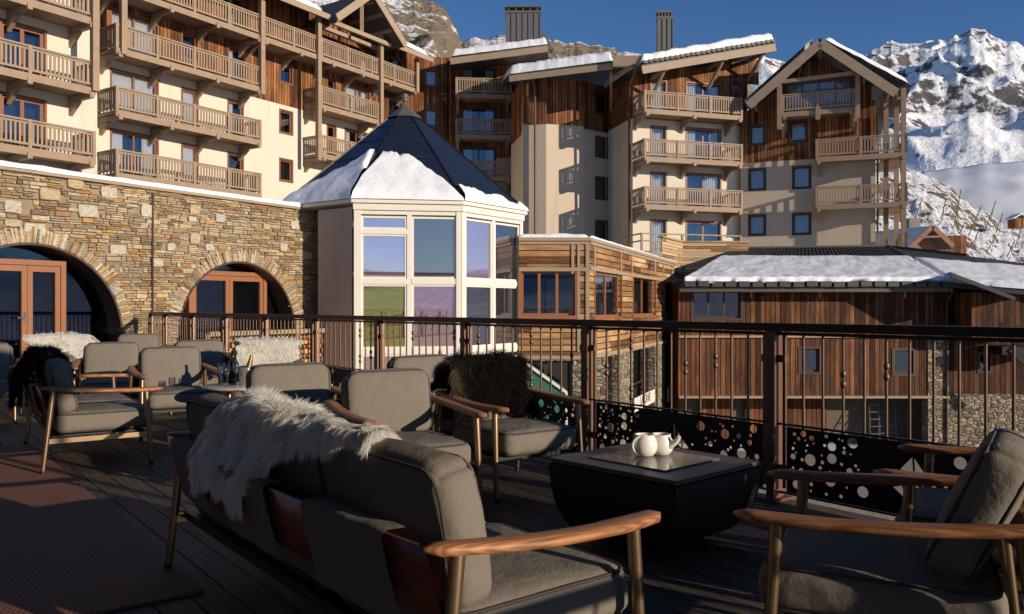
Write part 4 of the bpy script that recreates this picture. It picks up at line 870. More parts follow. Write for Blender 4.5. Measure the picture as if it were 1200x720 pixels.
# small chalet behind + hut + fences
root = thing('wooden_chalet', 'small distant chalet with a snowy gable roof behind the barn ridge', 'chalet', (30, 62, 0))
d = 62; mb = MB(); a = P(1064, d, ZZ(300, d)); mb.box(P(1090, d + 3, ZZ(300, d)), 3.0, 5, 3.2); mb.build('wall', M['clad'], root)
ap = P(1093, d - 1, ZZ(267, d)); l_, r_ = P(1066, d - 1, ZZ(292, d)), P(1117, d - 1, ZZ(290, d)); bk = Vector((-4.0, 8, 0)); mb = MB(); mb.slab([l_, ap, ap + bk, l_ + bk], .2); mb.slab([ap, r_, r_ + bk, ap + bk], .2); mb.build('roof', M['slate'], root)
mb = MB(); mb.bar(l_, ap, .1, .35); mb.bar(ap, r_, .1, .35); mb.bar(l_.lerp(ap, .5), r_.lerp(ap, .5), .15, .15); mb.poly([l_ + Vector((.3, .9, -.1)), r_ + Vector((-.3, .9, -.1)), ap + Vector((0, .9, -.2))]); mb.build('gable', M['frame'], root)
mb = MB(); snow_sheet(mb, [l_ + ZUP * .02, ap + ZUP * .02, ap + bk, l_ + bk], .22, 12, 12); mb.build('roof_snow', M['snow'], root)
mb = MB(); mb.box(P(1069, d + 4, ZZ(262, d)), .9, .9, 1.6); mb.build('chimney', M['zinc'], root)
# ================================================================== TERRAIN
def fx(x, y, z, oc=5): return noise.fractal(Vector((x, y, z)), .9, 2.1, oc)
def rid(p, oc=6):
    a = 1; s = 0; w = 1; q = Vector(p)
    for i in range(oc):
        n = 1 - abs(noise.noise(q)) * 2; n = max(0, n); n *= n; s += a * n * w; w = min(1, max(0, n * 1.6)); q = q * 2.07 + Vector((3.1, 1.7, 5.3)); a *= .5
    return s / 1.6
def interp(pts, x):
    if x <= pts[0][0]: return pts[0][1]
    for (a, ya), (b, yb) in zip(pts, pts[1:]):
        if x <= b: t = (x - a) / (b - a); t = t * t * (3 - 2 * t); return ya + (yb - ya) * t
    return pts[-1][1]
def ridge_layer(name, crest, d0, dc, dback, zb, nx, ny, px0, px1, amp, fs, pw, matn, seed=0, ridged=True, wob=.0, cj=.0):
    vs = []; fs_ = []
    for j in range(ny + 1):
        t = j / ny * 1.25
        for i in range(nx + 1):
            px = px0 + (px1 - px0) * i / nx; k = (px - 600) / F
            dcc = dc * (1 + wob * noise.noise(Vector((px * .004, seed, 0))))
            d = d0 + (dcc - d0) * t if t <= 1 else dcc + (dback - dcc) * (t - 1) / .25
            x = k * d; zc = ZZ(interp(crest, px), dcc)
            if t <= 1: base = zb + (zc - zb) * t ** pw
            else: base = zc - (zc - zb) * .5 * ((t - 1) / .25)
            p = (x * fs, d * fs, seed * 7.7); r = (rid(p, 4 if matn == 'mount' else 6) - .55) if ridged else fx(*p)
            e = math.sin(math.pi * min(1, t * .96 + .0)) if t < 1 else .2
            z = base + amp * r * (e * .9 + .1) + (fx(px * .05, seed, 0, 4) * cj * min(1, t * t))
            vs.append((x, d, z))
    for j in range(ny):
        for i in range(nx): fs_.append((j * (nx + 1) + i, j * (nx + 1) + i + 1, (j + 1) * (nx + 1) + i + 1, (j + 1) * (nx + 1) + i))
    mb = MB(); mb.add(vs, fs_, 0, (1, 1, 1), True); return tag(mb.build(name, M[matn]), kind='structure')
ridge_layer('mountain', [(700, 95), (820, 78), (870, 72), (888, 62), (905, 66), (925, 76), (960, 74), (1000, 62), (1030, 53), (1048, 51), (1062, 52), (1085, 47), (1105, 44), (1122, 36), (1138, 31), (1152, 35), (1165, 44), (1180, 50), (1200, 56), (1260, 75), (1340, 90), (1500, 140)], 520, 1500, 1900, 60, 520, 230, 780, 1500, 62, .0042, 1.0, 'mount', 3, True, .06, 5)
ridge_layer('mountain_slope', [(1000, 215), (1070, 205), (1085, 200), (1120, 196), (1160, 191), (1200, 188), (1300, 180), (1500, 170)], 150, 560, 700, -12, 140, 50, 990, 1500, 7, .006, 1.1, 'snow', 5, False, .03, 0)
ridge_layer('hill', [(150, -120), (330, -70), (420, -35), (480, -8), (505, 2), (522, 14), (533, 33), (541, 52), (560, 46), (585, 42), (610, 46), (640, 48), (660, 53), (690, 52), (715, 58), (760, 64), (850, 80), (900, 110)], 110, 330, 430, 5, 420, 150, 100, 900, 15, .016, 1.0, 'hill', 9, True, .05, 2)
ridge_layer('near_slope', [(900, 150), (1000, 172), (1050, 190), (1072, 201), (1090, 207), (1110, 217), (1130, 233), (1150, 247), (1175, 262), (1200, 272), (1300, 300), (1500, 330)], 45, 120, 150, -2.5, 260, 110, 880, 1500, 1.6, .11, .9, 'nearhill', 13, True, .04, .2)
def ring():
    vs = []; fs = []; n = 220; m = 26
    for j in range(m + 1):
        t = j / m; d = 260 + 900 * t
        for i in range(n + 1):
            a = math.radians(48 + 264 * i / n); x, y = d * math.sin(a), d * math.cos(a)
            e = min(1, (i / n) / .1, (1 - i / n) / .1)
            vs.append((x, y, -4.3 + (t ** 1.1) * 70 * (.55 + .5 * rid((x * .0012, y * .0012, 3)) + .3 * fx(x * .006, y * .006, 1)) * (.35 + .65 * e)))
    for j in range(m):
        for i in range(n): fs.append((j * (n + 1) + i, (j + 1) * (n + 1) + i, (j + 1) * (n + 1) + i + 1, j * (n + 1) + i + 1))
    mb = MB(); mb.add(vs, fs, 0, (1, 1, 1), True); tag(mb.build('far_mountains', M['mount']), kind='structure')
ring()
mb = MB(); mb.quad((-3000, -3000, -4.3), (3000, -3000, -4.3), (3000, 3000, -4.3), (-3000, 3000, -4.3)); tag(mb.build('ground', M['snow']), kind='structure')
mb = MB(); mb.quad((-8, 7, -4.295), (25, 7, -4.295), (30, 31, -4.295), (-8, 31, -4.295)); tag(mb.build('paving', M['concrete']), kind='structure')
hut = thing('mountain_hut', 'tiny brown mountain hut on the shaded piste at the right edge', 'hut', tuple(P(1192, 118, 0)))
d = 100; mb = MB(); c = P(1192, d, ZZ(262, d)); mb.box(c, 1.5, 1.5, 1.2); mb.build('wall', M['clad'], hut); mb = MB(); z = c.z + .6; mb.slab([(c.x - 1, d - 1, z), (c.x, d - 1, z + .6), (c.x, d + 1, z + .6), (c.x - 1, d + 1, z)], .15); mb.slab([(c.x, d - 1, z + .6), (c.x + 1, d - 1, z), (c.x + 1, d + 1, z), (c.x, d + 1, z + .6)], .15); mb.build('roof', M['snow'], hut)
dg = bpy.context.evaluated_depsgraph_get()
# avalanche fence poles on the near slope
fp = [(1075, 232, 246), (1100, 232, 266), (1118, 222, 262), (1140, 242, 262), (1158, 236, 258), (1170, 250, 262), (1122, 262, 276), (1140, 268, 284), (1160, 276, 286), (1183, 282, 292), (1046, 246, 262), (1192, 268, 280)]
names = ['tallest post, just right of the chalet balconies', 'upright post above the small chalet gable', 'long post near the crest of the slope', 'leaning post halfway down the crest line', 'upper right leaning post of a close pair', 'lower right leaning post of a close pair', 'short post right above the small chalet roof', 'post left of the barn ridge end', 'short slanting post behind the barn ridge end', 'lowest post at the right edge', 'post beside the chalet side balcony', 'small post at far right near the hut']
for (px, y0, y1), nm in zip(fp, names):
    d = 85; mb = MB(); a = P(px, d, ZZ(y1 + 3, d)); b = P(px + U(5, 10), d, ZZ(y0, d))
    mb.tube([a - (b - a) * .5, b], .045, 6); mb.tube([a.lerp(b, .7), a + Vector((1.0, 1.5, -.6))], .025, 6); tag(mb.build('avalanche_fence_post', M['pipe']), 'thin avalanche fence post, ' + nm, 'post', 'avalanche fence posts on the slope')
# ================================================================== DECK
uu = Vector((-.62, .785, 0)).normalized(); vv = Vector((.785, .62, 0)).normalized()
def D(u, v, z=0): return uu * u + vv * v + ZUP * z
RU0 = Vector((1.644, 5.07, 0)).dot(uu); RV = Vector((1.644, 5.07, 0)).dot(vv)
mb = MB(); w = .145; v = -11.0
while v < RV + .06:
    u = -1.5; u1 = 19.5
    while u < u1:
        ln = U(2.2, 4.2) if u > -1.4 else U(.8, 3); g = U(.6, 1.3); t = (g, g * U(.94, 1.02), g * U(.88, 1.0)); z = U(-.003, .0)
        a = D(u, v + .004, z); b = D(u + ln - .005, v + .004, z); c = D(u + ln - .005, v + w - .004, z); e = D(u, v + w - .004, z)
        k = ZUP * .03; mb.hexa([e - k, c - k, b - k, a - k, e, c, b, a][::1], 0, t); u += ln
    v += w
dk = mb
# keep face normals up
mb = MB(); mb.v = dk.v; mb.f = [f[::-1] for f in dk.f]; mb.m = dk.m; mb.t = dk.t; mb.sm = dk.sm
tag(mb.build('deck', M['deck']), kind='structure')
mb = MB(); mb.slab([D(-1.55, -11.2, -.035), D(19, -11.2, -.035), D(19, RV + .08, -.035), D(-1.55, RV + .08, -.035)][::-1], .3); tag(mb.build('deck_base', M['blackmetal']), kind='structure')
M['coping'] = simple('pale_stone_coping', (.40, .34, .26), .9, nz=.5, sc=25, bump=.6)
mb = MB(); mb.slab([D(-1.55, RV + .09, -.02), D(14.6, RV + .09, -.02), D(14.6, RV + .30, -.02), D(-1.55, RV + .30, -.02)][::-1], 4.2); tag(mb.build('deck_edge', M['coping']), kind='structure')
# railing
rail = thing('terrace_railing', 'dark steel terrace railing with thin balusters and cut out black lower panels', 'railing', tuple(D(RU0, RV)))
sp = 1.677; us = [RU0 + sp * i for i in range(-3, 10)]; us[0] = -1.35
us[-1] = us[-2] + 1.0
mb = MB(); mb.bar(D(us[0] - .1, RV, 1.075), D(us[-1] + .05, RV, 1.075), .075, .05); mb.bar(D(us[0], RV, 1.035), D(us[-1], RV, 1.035), .03, .02)
mb.build('handrail', M['steel'], rail)
us = [u for u in us if u > -1.5] 
for u in us:
    mb = MB(); mb.box(D(u, RV, .525), .055, .105, 1.05, (uu.x, uu.y)); mb.box(D(u, RV, .008), .14, .2, .014, (uu.x, uu.y))
    for z in (.2, .88): mb.box(D(u, RV - .006, z), .17, .03, .045, (uu.x, uu.y))
    mb.build('post', M['post'], rail)
    mb = MB()
    for q in (-.07, .07): mb.box(D(u + q, RV, .56), .02, .02, .96, (uu.x, uu.y))
    mb.build('side_bar', M['bar'], rail)
def circ(cx, cz, r, n=None): 
    n = n or (16 if r > .012 else 8); return [(cx + r * math.cos(2 * math.pi * i / n), cz + r * math.sin(2 * math.pi * i / n)) for i in range(n)]
rs = random.Random(5); W_ = sp - .17; H_ = .40; circles = []
fixed = [(.16, .19, .036), (.30, .16, .030), (.29, .30, .033), (.30, .085, .027), (.49, .33, .033), (.43, .045, .031), (.10, .27, .018), (.18, .30, .018), (.045, .185, .018), (.115, .03, .019), (.17, .05, .016), (.41, .22, .019), (.07, .36, .028)]
def ok(x, z, r): return r + .008 < x < W_ - r - .008 and r + .008 < z < H_ - r - .008 and all(math.hypot(x - a, z - b) > r + q + .006 for a, b, q in circles)
for c in fixed + [(W_ - a, H_ - b * .95, r) for a, b, r in fixed]:
    if ok(*c): circles.append(c)
for i in range(900):
    side = rs.random() < .5; x = rs.random() ** 1.3 * .58; z = rs.uniform(.02, H_ - .02)
    if z > H_ * 1.05 - x * .35 * 0 - .02 and False: continue
    if abs(z - .2) > .2 - max(0, x - .35) * .6: continue
    c = (x if side else W_ - x, z if side else H_ - z, rs.choice([.007, .008, .010, .012]))
    if ok(*c) and len(circles) < 92: circles.append(c)
mid = W_ / 2; tri = []
pk = [(-.15, .13, 0), (-.09, .24), (0, .32), (.09, .26), (.16, .14)]
def T3(a, b, c, s=.80):
    cx = (a[0] + b[0] + c[0]) / 3; cz = (a[1] + b[1] + c[1]) / 3; return [(mid + cx + (p[0] - cx) * s, cz + (p[1] - cz) * s) for p in (a, b, c)]
A_, B_, C_, D_, E_ = (-.17, .16), (-.10, .23), (-.02, .34), (.06, .25), (.15, .22); F_, G_, H2, I_, J_ = (-.10, .15), (-.03, .19), (.04, .17), (.10, .15), (.0, .07)
for t in ((A_, B_, F_), (B_, C_, G_), (B_, F_, G_), (C_, D_, G_), (G_, D_, H2), (D_, E_, I_), (D_, H2, I_), (F_, G_, J_), (G_, H2, J_), (H2, I_, J_), (E_, I_, (.17, .15))): tri.append(T3(*t))
def panel_mesh():
    bm = bmesh.new(); ed = []
    def loop(pts):
        vs = [bm.verts.new((x, 0, z)) for x, z in pts]
        for i in range(len(vs)): ed.append(bm.edges.new((vs[i], vs[(i + 1) % len(vs)])))
    loop([(0, 0), (W_, 0), (W_, H_), (0, H_)])
    for c in circles: loop(circ(*c))
    for t in tri: loop(t)
    bmesh.ops.triangle_fill(bm, edges=ed, use_beauty=True, use_dissolve=False, normal=(0, -1, 0))
    holesm = [(c[0], c[1], c[2] * .9) for c in circles]
    kill = []
    for f in bm.faces:
        c = f.calc_center_median()
        if any(math.hypot(c.x - a, c.z - b) < r for a, b, r in holesm): kill.append(f); continue
        for t in tri:
            s = [(t[(i + 1) % 3][0] - t[i][0]) * (c.z - t[i][1]) - (t[(i + 1) % 3][1] - t[i][1]) * (c.x - t[i][0]) for i in range(3)]
            if all(q > 0 for q in s) or all(q < 0 for q in s): kill.append(f); break
    bmesh.ops.delete(bm, geom=kill, context='FACES')
    r = bmesh.ops.solidify(bm, geom=bm.faces[:], thickness=.004)
    me = bpy.data.meshes.new('perforated_panel'); bm.to_mesh(me); bm.free(); me.materials.append(M['panel'])
    ca = me.color_attributes.new('tint', 'FLOAT_COLOR', 'CORNER'); ca.data.foreach_set('color', [1.0] * (4 * len(me.loops))); return me
pme = panel_mesh()
rb = random.Random(3)
def knot(mb, p):
    for q in (-.03, .03):
        mb.lathe(p + ZUP * q, [(.009, -.022), (.015, -.012), (.017, 0), (.015, .012), (.009, .022)], 8)
def baluster(mb, u, knots, n=8, z0=.46):
    mb.tube([D(u, RV, z0), D(u, RV, 1.03)], .0085, n)
    for k in knots: knot(mb, D(u, RV, k))
far = MB()
for i in range(len(us) - 1):
    a, b = us[i], us[i + 1]; L_ = b - a
    if 0 < i < len(us) - 2:
        o = bpy.data.objects.new('perforated_panel', pme); COL.objects.link(o); o.parent = rail
        p = D(a + .085, RV, .06) - ORG[rail.name]; o.location = p; o.rotation_euler = (0, 0, math.atan2(uu.y, uu.x))
        mb = MB(); mb.bar(D(a + .03, RV, .475), D(b - .03, RV, .475), .022, .012); mb.bar(D(a + .03, RV, .052), D(b - .03, RV, .052), .022, .012); mb.build('panel_rail', M['steel'], rail)
    nb = 11 if L_ > 1.5 else 7; pat = [(), (.84,), (), (.72,), (.90, .60), (), (), (.78,), (.93, .56), (.66,), ()]
    for j in range(1, nb + 1):
        u = a + .07 + (L_ - .14) * j / (nb + 1); kn = pat[(j * 3 + i) % len(pat)] if j % 2 else ()
        if 1 <= i <= 7:
            mb = MB(); baluster(mb, u, kn); mb.build('baluster', M['bar'], rail)
        else: baluster(far, u, kn, 6, .46 if i < len(us) - 2 else .06)
ff = far.build('baluster', M['bar'], rail); ff['kind'] = 'stuff'
# end run of the railing, closing the terrace to the right of the viewer
u9 = -1.35
er = thing('terrace_railing', 'end run of the dark steel terrace railing, outside the photo at right', 'railing', tuple(D(u9, 0)))
mb = MB(); mb.bar(D(u9, RV, 1.075), D(u9, -9, 1.075), .075, .05); mb.build('handrail', M['steel'], er)
v9 = RV - sp
while v9 > -9:
    mb = MB(); mb.box(D(u9, v9, .525), .055, .105, 1.05, (vv.x, vv.y)); mb.build('post', M['post'], er)
    o = bpy.data.objects.new('perforated_panel', pme); COL.objects.link(o); o.parent = er; o.location = D(u9, v9 + .085, .06) - ORG[er.name]; o.rotation_euler = (0, 0, math.atan2(vv.y, vv.x))
    mb = MB(); mb.bar(D(u9, v9 + .03, .475), D(u9, v9 + sp - .03, .475), .022, .012)
    for j in range(1, 12): q9 = v9 + .07 + (sp - .14) * j / 12; mb.tube([D(u9, q9, .46), D(u9, q9, 1.05)], .0085, 6)
    mb.build('baluster', M['bar'], er)
    v9 -= sp
# rubber mat
tl = D(0, 0); e = Vector((-3.84, 6.63, 0)); c2 = Vector((-1.25, 3.45, 0)); vm = e.dot(vv); u1 = e.dot(uu); u0 = c2.dot(uu)
mb = MB(); mb.slab([D(u0, vm, .012), D(u1 + .6, vm, .012), D(u1 + .6, vm - 3.2, .012), D(u0, vm - 3.2, .012)], .012)
tag(mb.build('rubber_mat', M['rubber']), 'reddish brown perforated rubber floor mat lying on the deck at lower left', 'floor mat')
# firewood behind the far railing
fw = MB(); fr = random.Random(8)
base = ST.p(3.9, 0, 1.0)
for row in range(9):
    for k in range(36):
        s = 3.4 + k * .135 + (row % 2) * .06; z = -.45 + row * .115; r = fr.uniform(.045, .065); p = ST.p(s, z, .75); g = fr.uniform(.6, 1.3)
        n = 7; a0 = fr.random() * 6; ring_ = [p + ST.e * (r * math.cos(a0 + 2 * math.pi * q / n) * fr.uniform(.8, 1.1)) + ZUP * (r * math.sin(a0 + 2 * math.pi * q / n) * fr.uniform(.8, 1.1)) for q in range(n)]
        back = [q - ST.n * .35 for q in ring_]
        fw.add(ring_, [tuple(range(n))[::-1]], 0, (g, g * .9, g * .8)); fw.add(ring_ + back, [(q, (q + 1) % n, n + (q + 1) % n, n + q) for q in range(n)], 0, (g * .4, g * .3, g * .25))
M['logs'] = simple('cut_logs', (.5, .27, .11), .8, nz=.3, sc=20)
fwo = thing('firewood_stack', 'stack of cut firewood logs under the second arch behind the far railing', 'firewood', tuple(base)); fo = fw.build('logs', M['logs'], fwo)
mb = MB(); s0_, s1_ = 3.2, 8.3
for (a, b, z) in ((s0_, s1_, -.62), (s0_, s1_, .62)): mb.bar(ST.p(a, z, .78), ST.p(b, z, .78), .1, .1)
for s in (s0_, (s0_ + s1_) / 2, s1_): mb.bar(ST.p(s, -4.2, .78), ST.p(s, .62, .78), .08, .08)
mb.build('rack', M['fascia'], fwo)
mb = MB(); fr_ = ST.off(1.15); mb.slab([fr_.p(3.0, -.7), fr_.p(8.6, -.7), fr_.p(8.6, -.7, -1.3), fr_.p(3.0, -.7, -1.3)], 2.5); tag(mb.build('low_wall', M['cream']), 'low cream rendered plinth carrying the firewood below the arch', 'wall')
# ================================================================== CHAIRS
def make_chair(n=1, lean=10):
    """n seats. local: +x right, +y forward."""
    root = bpy.data.objects.new('lounge_chair' if n == 1 else 'lounge_sofa', None); COL.objects.link(root)
    W = .68 + .64 * (n - 1) if n == 1 else .70 * n + .12; hw = W / 2; cw = (W - .09) / n
    for i in range(n):
        cx = -W / 2 + .045 + cw * (i + .5)
        sx, sy, sz, r = cw - .012, .66, .15, .05
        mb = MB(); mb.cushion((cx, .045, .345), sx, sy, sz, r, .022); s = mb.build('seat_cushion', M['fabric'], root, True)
        mb = MB(); mb.piping((cx, .045, .345), sx, sy, sz, r, rp=.0055); mb.build('piping', M['pipe_fab'], s, True)
        Mx = Matrix.Rotation(math.radians(90 + lean), 4, 'X'); c = (cx, -.235, .60); sx2, sz2 = cw - .03, .42
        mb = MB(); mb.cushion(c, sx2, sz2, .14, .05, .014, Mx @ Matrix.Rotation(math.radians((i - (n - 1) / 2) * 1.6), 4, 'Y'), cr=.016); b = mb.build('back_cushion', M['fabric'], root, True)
        mb = MB(); mb.piping(c, sx2 - .004, sz2 - .004, .14, .056, Mx, rp=.005); mb.build('piping', M['pipe_fab'], b, True)
    # curved plywood back rail behind the cushions
    mb = MB(); vs = []; fs = []; m = 16 * n
    for i in range(m + 1):
        x = -hw + .02 + (W - .04) * i / m; bow = .05 * (1 - (2 * x / W) ** 2)
        for (dy, z) in ((0, .42), (-.02, .50), (-.055, .62)):
            vs.append((x, -.335 - bow + dy, z)); 
        for (dy, z) in ((.014, .42), (-.006, .50), (-.041, .62)): vs.append((x, -.335 - bow + dy, z))
    for i in range(m):
        a = i * 6; b = a + 6
        for k in (0, 1): fs.append((a + k, a + k + 1, b + k + 1, b + k)); fs.append((a + 3 + k, b + 3 + k, b + 4 + k, a + 4 + k))
        fs.append((a + 2, a + 5, b + 5, b + 2)); fs.append((a, b, b + 3, a + 3))
    mb.add(vs, fs, 0, (1, 1, 1), True); mb.build('back_panel', M['plywood'], root, True)
    for i in range(n):        # fabric strap folded over the rail
        cx = -W / 2 + .045 + cw * (i + .5); mb = MB(); pr = [(-.33, .632), (-.385, .634), (-.402, .622), (-.396, .585), (-.385, .54), (-.372, .49), (-.352, .42), (-.345, .38)]
        bow = lambda x: .05 * (1 - (2 * x / W) ** 2); k = 8; vs = []; fs = []
        for (y, z) in pr:
            for q in range(k + 1):
                x = cx + (cw * .62) * (q / k - .5); vs.append((x, y - bow(x) * (0 if z > .66 else 1) - .004, z + .003 * math.sin(q * 2.1)))
        for j in range(len(pr) - 1):
            for q in range(k): fs.append((j * (k + 1) + q, j * (k + 1) + q + 1, (j + 1) * (k + 1) + q + 1, (j + 1) * (k + 1) + q))
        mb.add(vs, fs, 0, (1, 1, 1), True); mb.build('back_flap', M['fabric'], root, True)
    for sg in (-1, 1):
        x = sg * hw; mb = MB(); vs = []; fs = []; m = 22; prof = 10
        for i in range(m + 1):
            t = i / m; y = -.40 + .84 * t; z = .618 - .035 * math.sin(t * math.pi * .62) - .012 * t
            w = (.030 + .012 * math.sin(t * math.pi)) * (1.15 if t > .7 else 1); e = min(t, 1 - t) * 14; w *= min(1, math.sqrt(max(0.0, 1 - (1 - min(1, e)) ** 2)) * .88 + .12)
            h = .017 * min(1, .35 + e); ox = sg * (-.012 + .03 * math.sin(t * math.pi) ** 1)
            for k in range(prof):
                a = 2 * math.pi * k / prof; ca, sa = math.cos(a), math.sin(a)
                vs.append((x + ox + w * (abs(ca) ** .7) * (1 if ca > 0 else -1), y, z + h * (abs(sa) ** .7) * (1 if sa > 0 else -1)))
        for i in range(m):
            for k in range(prof): fs.append((i * prof + k, (i + 1) * prof + k, (i + 1) * prof + (k + 1) % prof, i * prof + (k + 1) % prof))
        fs.append(tuple(range(prof))); fs.append(tuple(range(m * prof, (m + 1) * prof))[::-1])
        mb.add(vs, fs, 0, (1, 1, 1), True); mb.build('arm', M['arm'], root, True)
        for (yt, zt, yb) in ((.31, .575, .345), (-.31, .60, -.375)):
            mb = MB(); mb.tube([(x, yt, zt), (x + sg * .012, yb, .02)], [.021, .0165], 14); lg = mb.build('leg', M['bronze'], root, True)
            mb = MB(); mb.tube([(x + sg * .012, yb, .03), (x + sg * .012, yb, 0)], [.0175, .0175], 12); mb.build('foot', M['foot'], lg, True)
        mb = MB(); mb.bar((x, .32, .235), (x + sg * .003, -.345, .235), .022, .035); mb.build('side_rail', M['bronze'], root, True)
    mb = MB()
    for y in (.29, -.30): mb.bar((-hw, y, .25), (hw, y, .25), .022, .035)
    mb.box((0, 0, .262), W - .08, .6, .012); mb.build('seat_frame', M['blackmetal'], root, True)
    return root
chair0 = make_chair(1); sofa2 = make_chair(2); sofa3 = make_chair(3)
used = {}
def put(proto, x, y, f, label, group=None):
    o = proto if proto.name not in used else copy_tree(proto); used[proto.name] = 1
    place(o, x, y, f); cat = 'armchair' if 'chair' in proto.name else 'sofa'
    return tag(o, label, cat, group)
g1, g2 = 'grey terrace armchairs', 'grey terrace sofas'
sA = put(sofa3, -.578, 3.048, (.785, .62), 'long grey sofa seen from behind in the foreground with white fleece over its back', g2)
cC = put(chair0, 1.213, 2.57, (-.90, .44), 'grey armchair at the lower right corner facing the fire table', g1)
cD = put(chair0, 1.92, 3.12, (-.84, .54), 'grey armchair half hidden behind the right corner armchair near the perforated railing', g1)
cH = put(chair0, -.66, 4.86, (.50, -.866), 'grey armchair with sunlit back just beyond the white fleece', g1)
cI = put(chair0, -.02, 5.45, (.60, -.80), 'grey armchair draped with dark brown fleece beside the railing', g1)
cM = put(chair0, -.60, 6.35, (.56, -.83), 'grey armchair directly behind, to the left of the dark fleece one', g1)
cL = put(chair0, -1.42, 5.40, (.50, -.866), 'grey armchair between the ice bucket table and the white fleece sofa', g1)
cG = put(chair0, -3.22, 7.75, (.55, -.835), 'grey armchair facing the viewer left of the round table in full sun', g1)
cP = put(chair0, -2.68, 8.85, (.32, -.95), 'grey armchair with white fleece directly behind the ice bucket', g1)
cQ = put(chair0, -3.60, 9.4, (.45, -.89), 'grey armchair with a diagonal shadow across its back behind the bottle', g1)
cR = put(chair0, -4.32, 8.75, (.42, -.90), 'grey armchair in the middle row with dark shaded seat behind the near left sofa', g1)
cS = put(chair0, -5.35, 11.6, (.4, -.92), 'grey armchair farthest back by the railing end and arch', g1)
cK = put(chair0, -5.72, 10.3, (.42, -.90), 'grey armchair with white fleece in front of the arched door', g1)
cV = put(chair0, -5.62, 8.55, (.45, -.89), 'grey armchair cut by the left edge of the photo', g1)
sE = put(sofa2, -3.48, 6.63, (.82, .57), 'two seat grey sofa with black fleece at left on the rubber mat edge', g2)
# terrace furniture continuing to the right, outside the photo (it shades the foreground)
cX = [put(chair0, *a) for a in ()]
for b_ in kids(cC):         # slumped back cushion of the near right chair
    if b_.name.startswith('back_cushion'):
        Rx = Matrix.Rotation(math.radians(15), 4, 'X'); pv = Vector((0, -.29, .58)); b_.matrix_local = Matrix.Translation(pv) @ Rx @ Matrix.Rotation(math.radians(-7), 4, 'Z') @ Matrix.Translation(-pv)
# ================================================================== FLEECES
def fleece(name, label, host, S, nu, nv, count, ln, wd, col, seed=1, flow=(0, 0, -1), curl=.35, flowfn=None, mask=None, lift=.45):
    rn = random.Random(seed); mb = MB(); vs = []; fs = []
    def pt(a, b): return Vector(S(a, b))
    for j in range(nv + 1):
        for i in range(nu + 1): vs.append(pt(i / nu, j / nv))
    def nrm(a, b):
        e = .01; x = pt(min(1, a + e), b) - pt(max(0, a - e), b); y = pt(a, min(1, b + e)) - pt(a, max(0, b - e)); n = y.cross(x)
        return n.normalized() if n.length > 1e-9 else Vector((0, 0, 1))
    for j in range(nv):
        for i in range(nu):
            if mask and not mask((i + .5) / nu, (j + .5) / nv): continue
            fs.append((j * (nu + 1) + i, j * (nu + 1) + i + 1, (j + 1) * (nu + 1) + i + 1, (j + 1) * (nu + 1) + i))
    base = col(.5, .5, 0); mb.add(vs, fs, 0, tuple(c * .8 for c in base), True)
    V = []; Fc = []; Tn = []
    for q in range(count):
        a, b = rn.random(), rn.random()
        if mask and not mask(a, b): continue
        p = pt(a, b); n = nrm(a, b)
        cl = noise.noise_vector(p * 9 + Vector((seed, 0, 0))); cl2 = noise.noise_vector(p * 28 + Vector((seed, 5, 0)))
        fl = Vector(flowfn(a, b)) if flowfn else Vector(flow)
        fl = fl - n * fl.dot(n) * .7
        d = n * lift + fl * .75 + cl * curl * 1.3 + cl2 * curl * .8 + Vector((rn.uniform(-1, 1), rn.uniform(-1, 1), rn.uniform(-1, 1))) * curl * .55
        d.normalize(); l = ln * rn.uniform(.55, 1.15) * (1 + .5 * cl.x); sd = d.cross(Vector((rn.uniform(-1, 1), rn.uniform(-1, 1), rn.uniform(-1, 1))))
        if sd.length < 1e-5: continue
        sd.normalize(); w = wd * rn.uniform(.6, 1.2); c = col(a, b, cl.y + rn.uniform(-.25, .25)); st = len(V)
        x = p.copy(); K = 4
        for k in range(K + 1):
            ww = w * (1 - k / K) ** .7 * .5 + .0002; V.append(x - sd * ww); V.append(x + sd * ww)
            if k < K: d = (d + Vector((0, 0, -.22)) + cl2 * .16).normalized(); x = x + d * (l / K)
        for k in range(K): Fc.append((st + 2 * k, st + 2 * k + 1, st + 2 * k + 3, st + 2 * k + 2)); Tn.append(c)
    b0 = len(mb.v); mb.v.extend([tuple(v) for v in V]); mb.f.extend([[b0 + i for i in f] for f in Fc]); mb.t.extend(Tn); mb.m.extend([0] * len(Fc)); mb.sm.extend([True] * len(Fc))
    o = mb.build(name, M['fur']); o.location = host.location; o.rotation_euler = host.rotation_euler
    return tag(o, label, 'fleece')
prof = [(.28, .445), (.02, .445), (-.10, .455), (-.125, .53), (-.165, .66), (-.20, .775), (-.225, .815), (-.28, .832), (-.34, .815), (-.37, .775), (-.41, .70), (-.455, .62), (-.465, .50), (-.46, .36), (-.46, .24)]
pl = [0]
for a, b in zip(prof, prof[1:]): pl.append(pl[-1] + math.hypot(b[0] - a[0], b[1] - a[1]))
def PR(l, off=.0):
    l = max(0, min(pl[-1] - 1e-6, l))
    for i in range(len(prof) - 1):
        if l <= pl[i + 1]:
            t = (l - pl[i]) / (pl[i + 1] - pl[i]); return (prof[i][0] + (prof[i + 1][0] - prof[i][0]) * t, prof[i][1] + (prof[i + 1][1] - prof[i][1]) * t)
LT = pl[7]      # length at the crest of the back
white = lambda a, b, r: tuple(max(.4, min(.96, x + .10 * r)) for x in (.92, .89, .83))
def edge(a, s, k=.06): return k * noise.noise(Vector((a * 3.1 + s, s, 0))) + k * .5 * noise.noise(Vector((a * 9 + s, s, 2)))
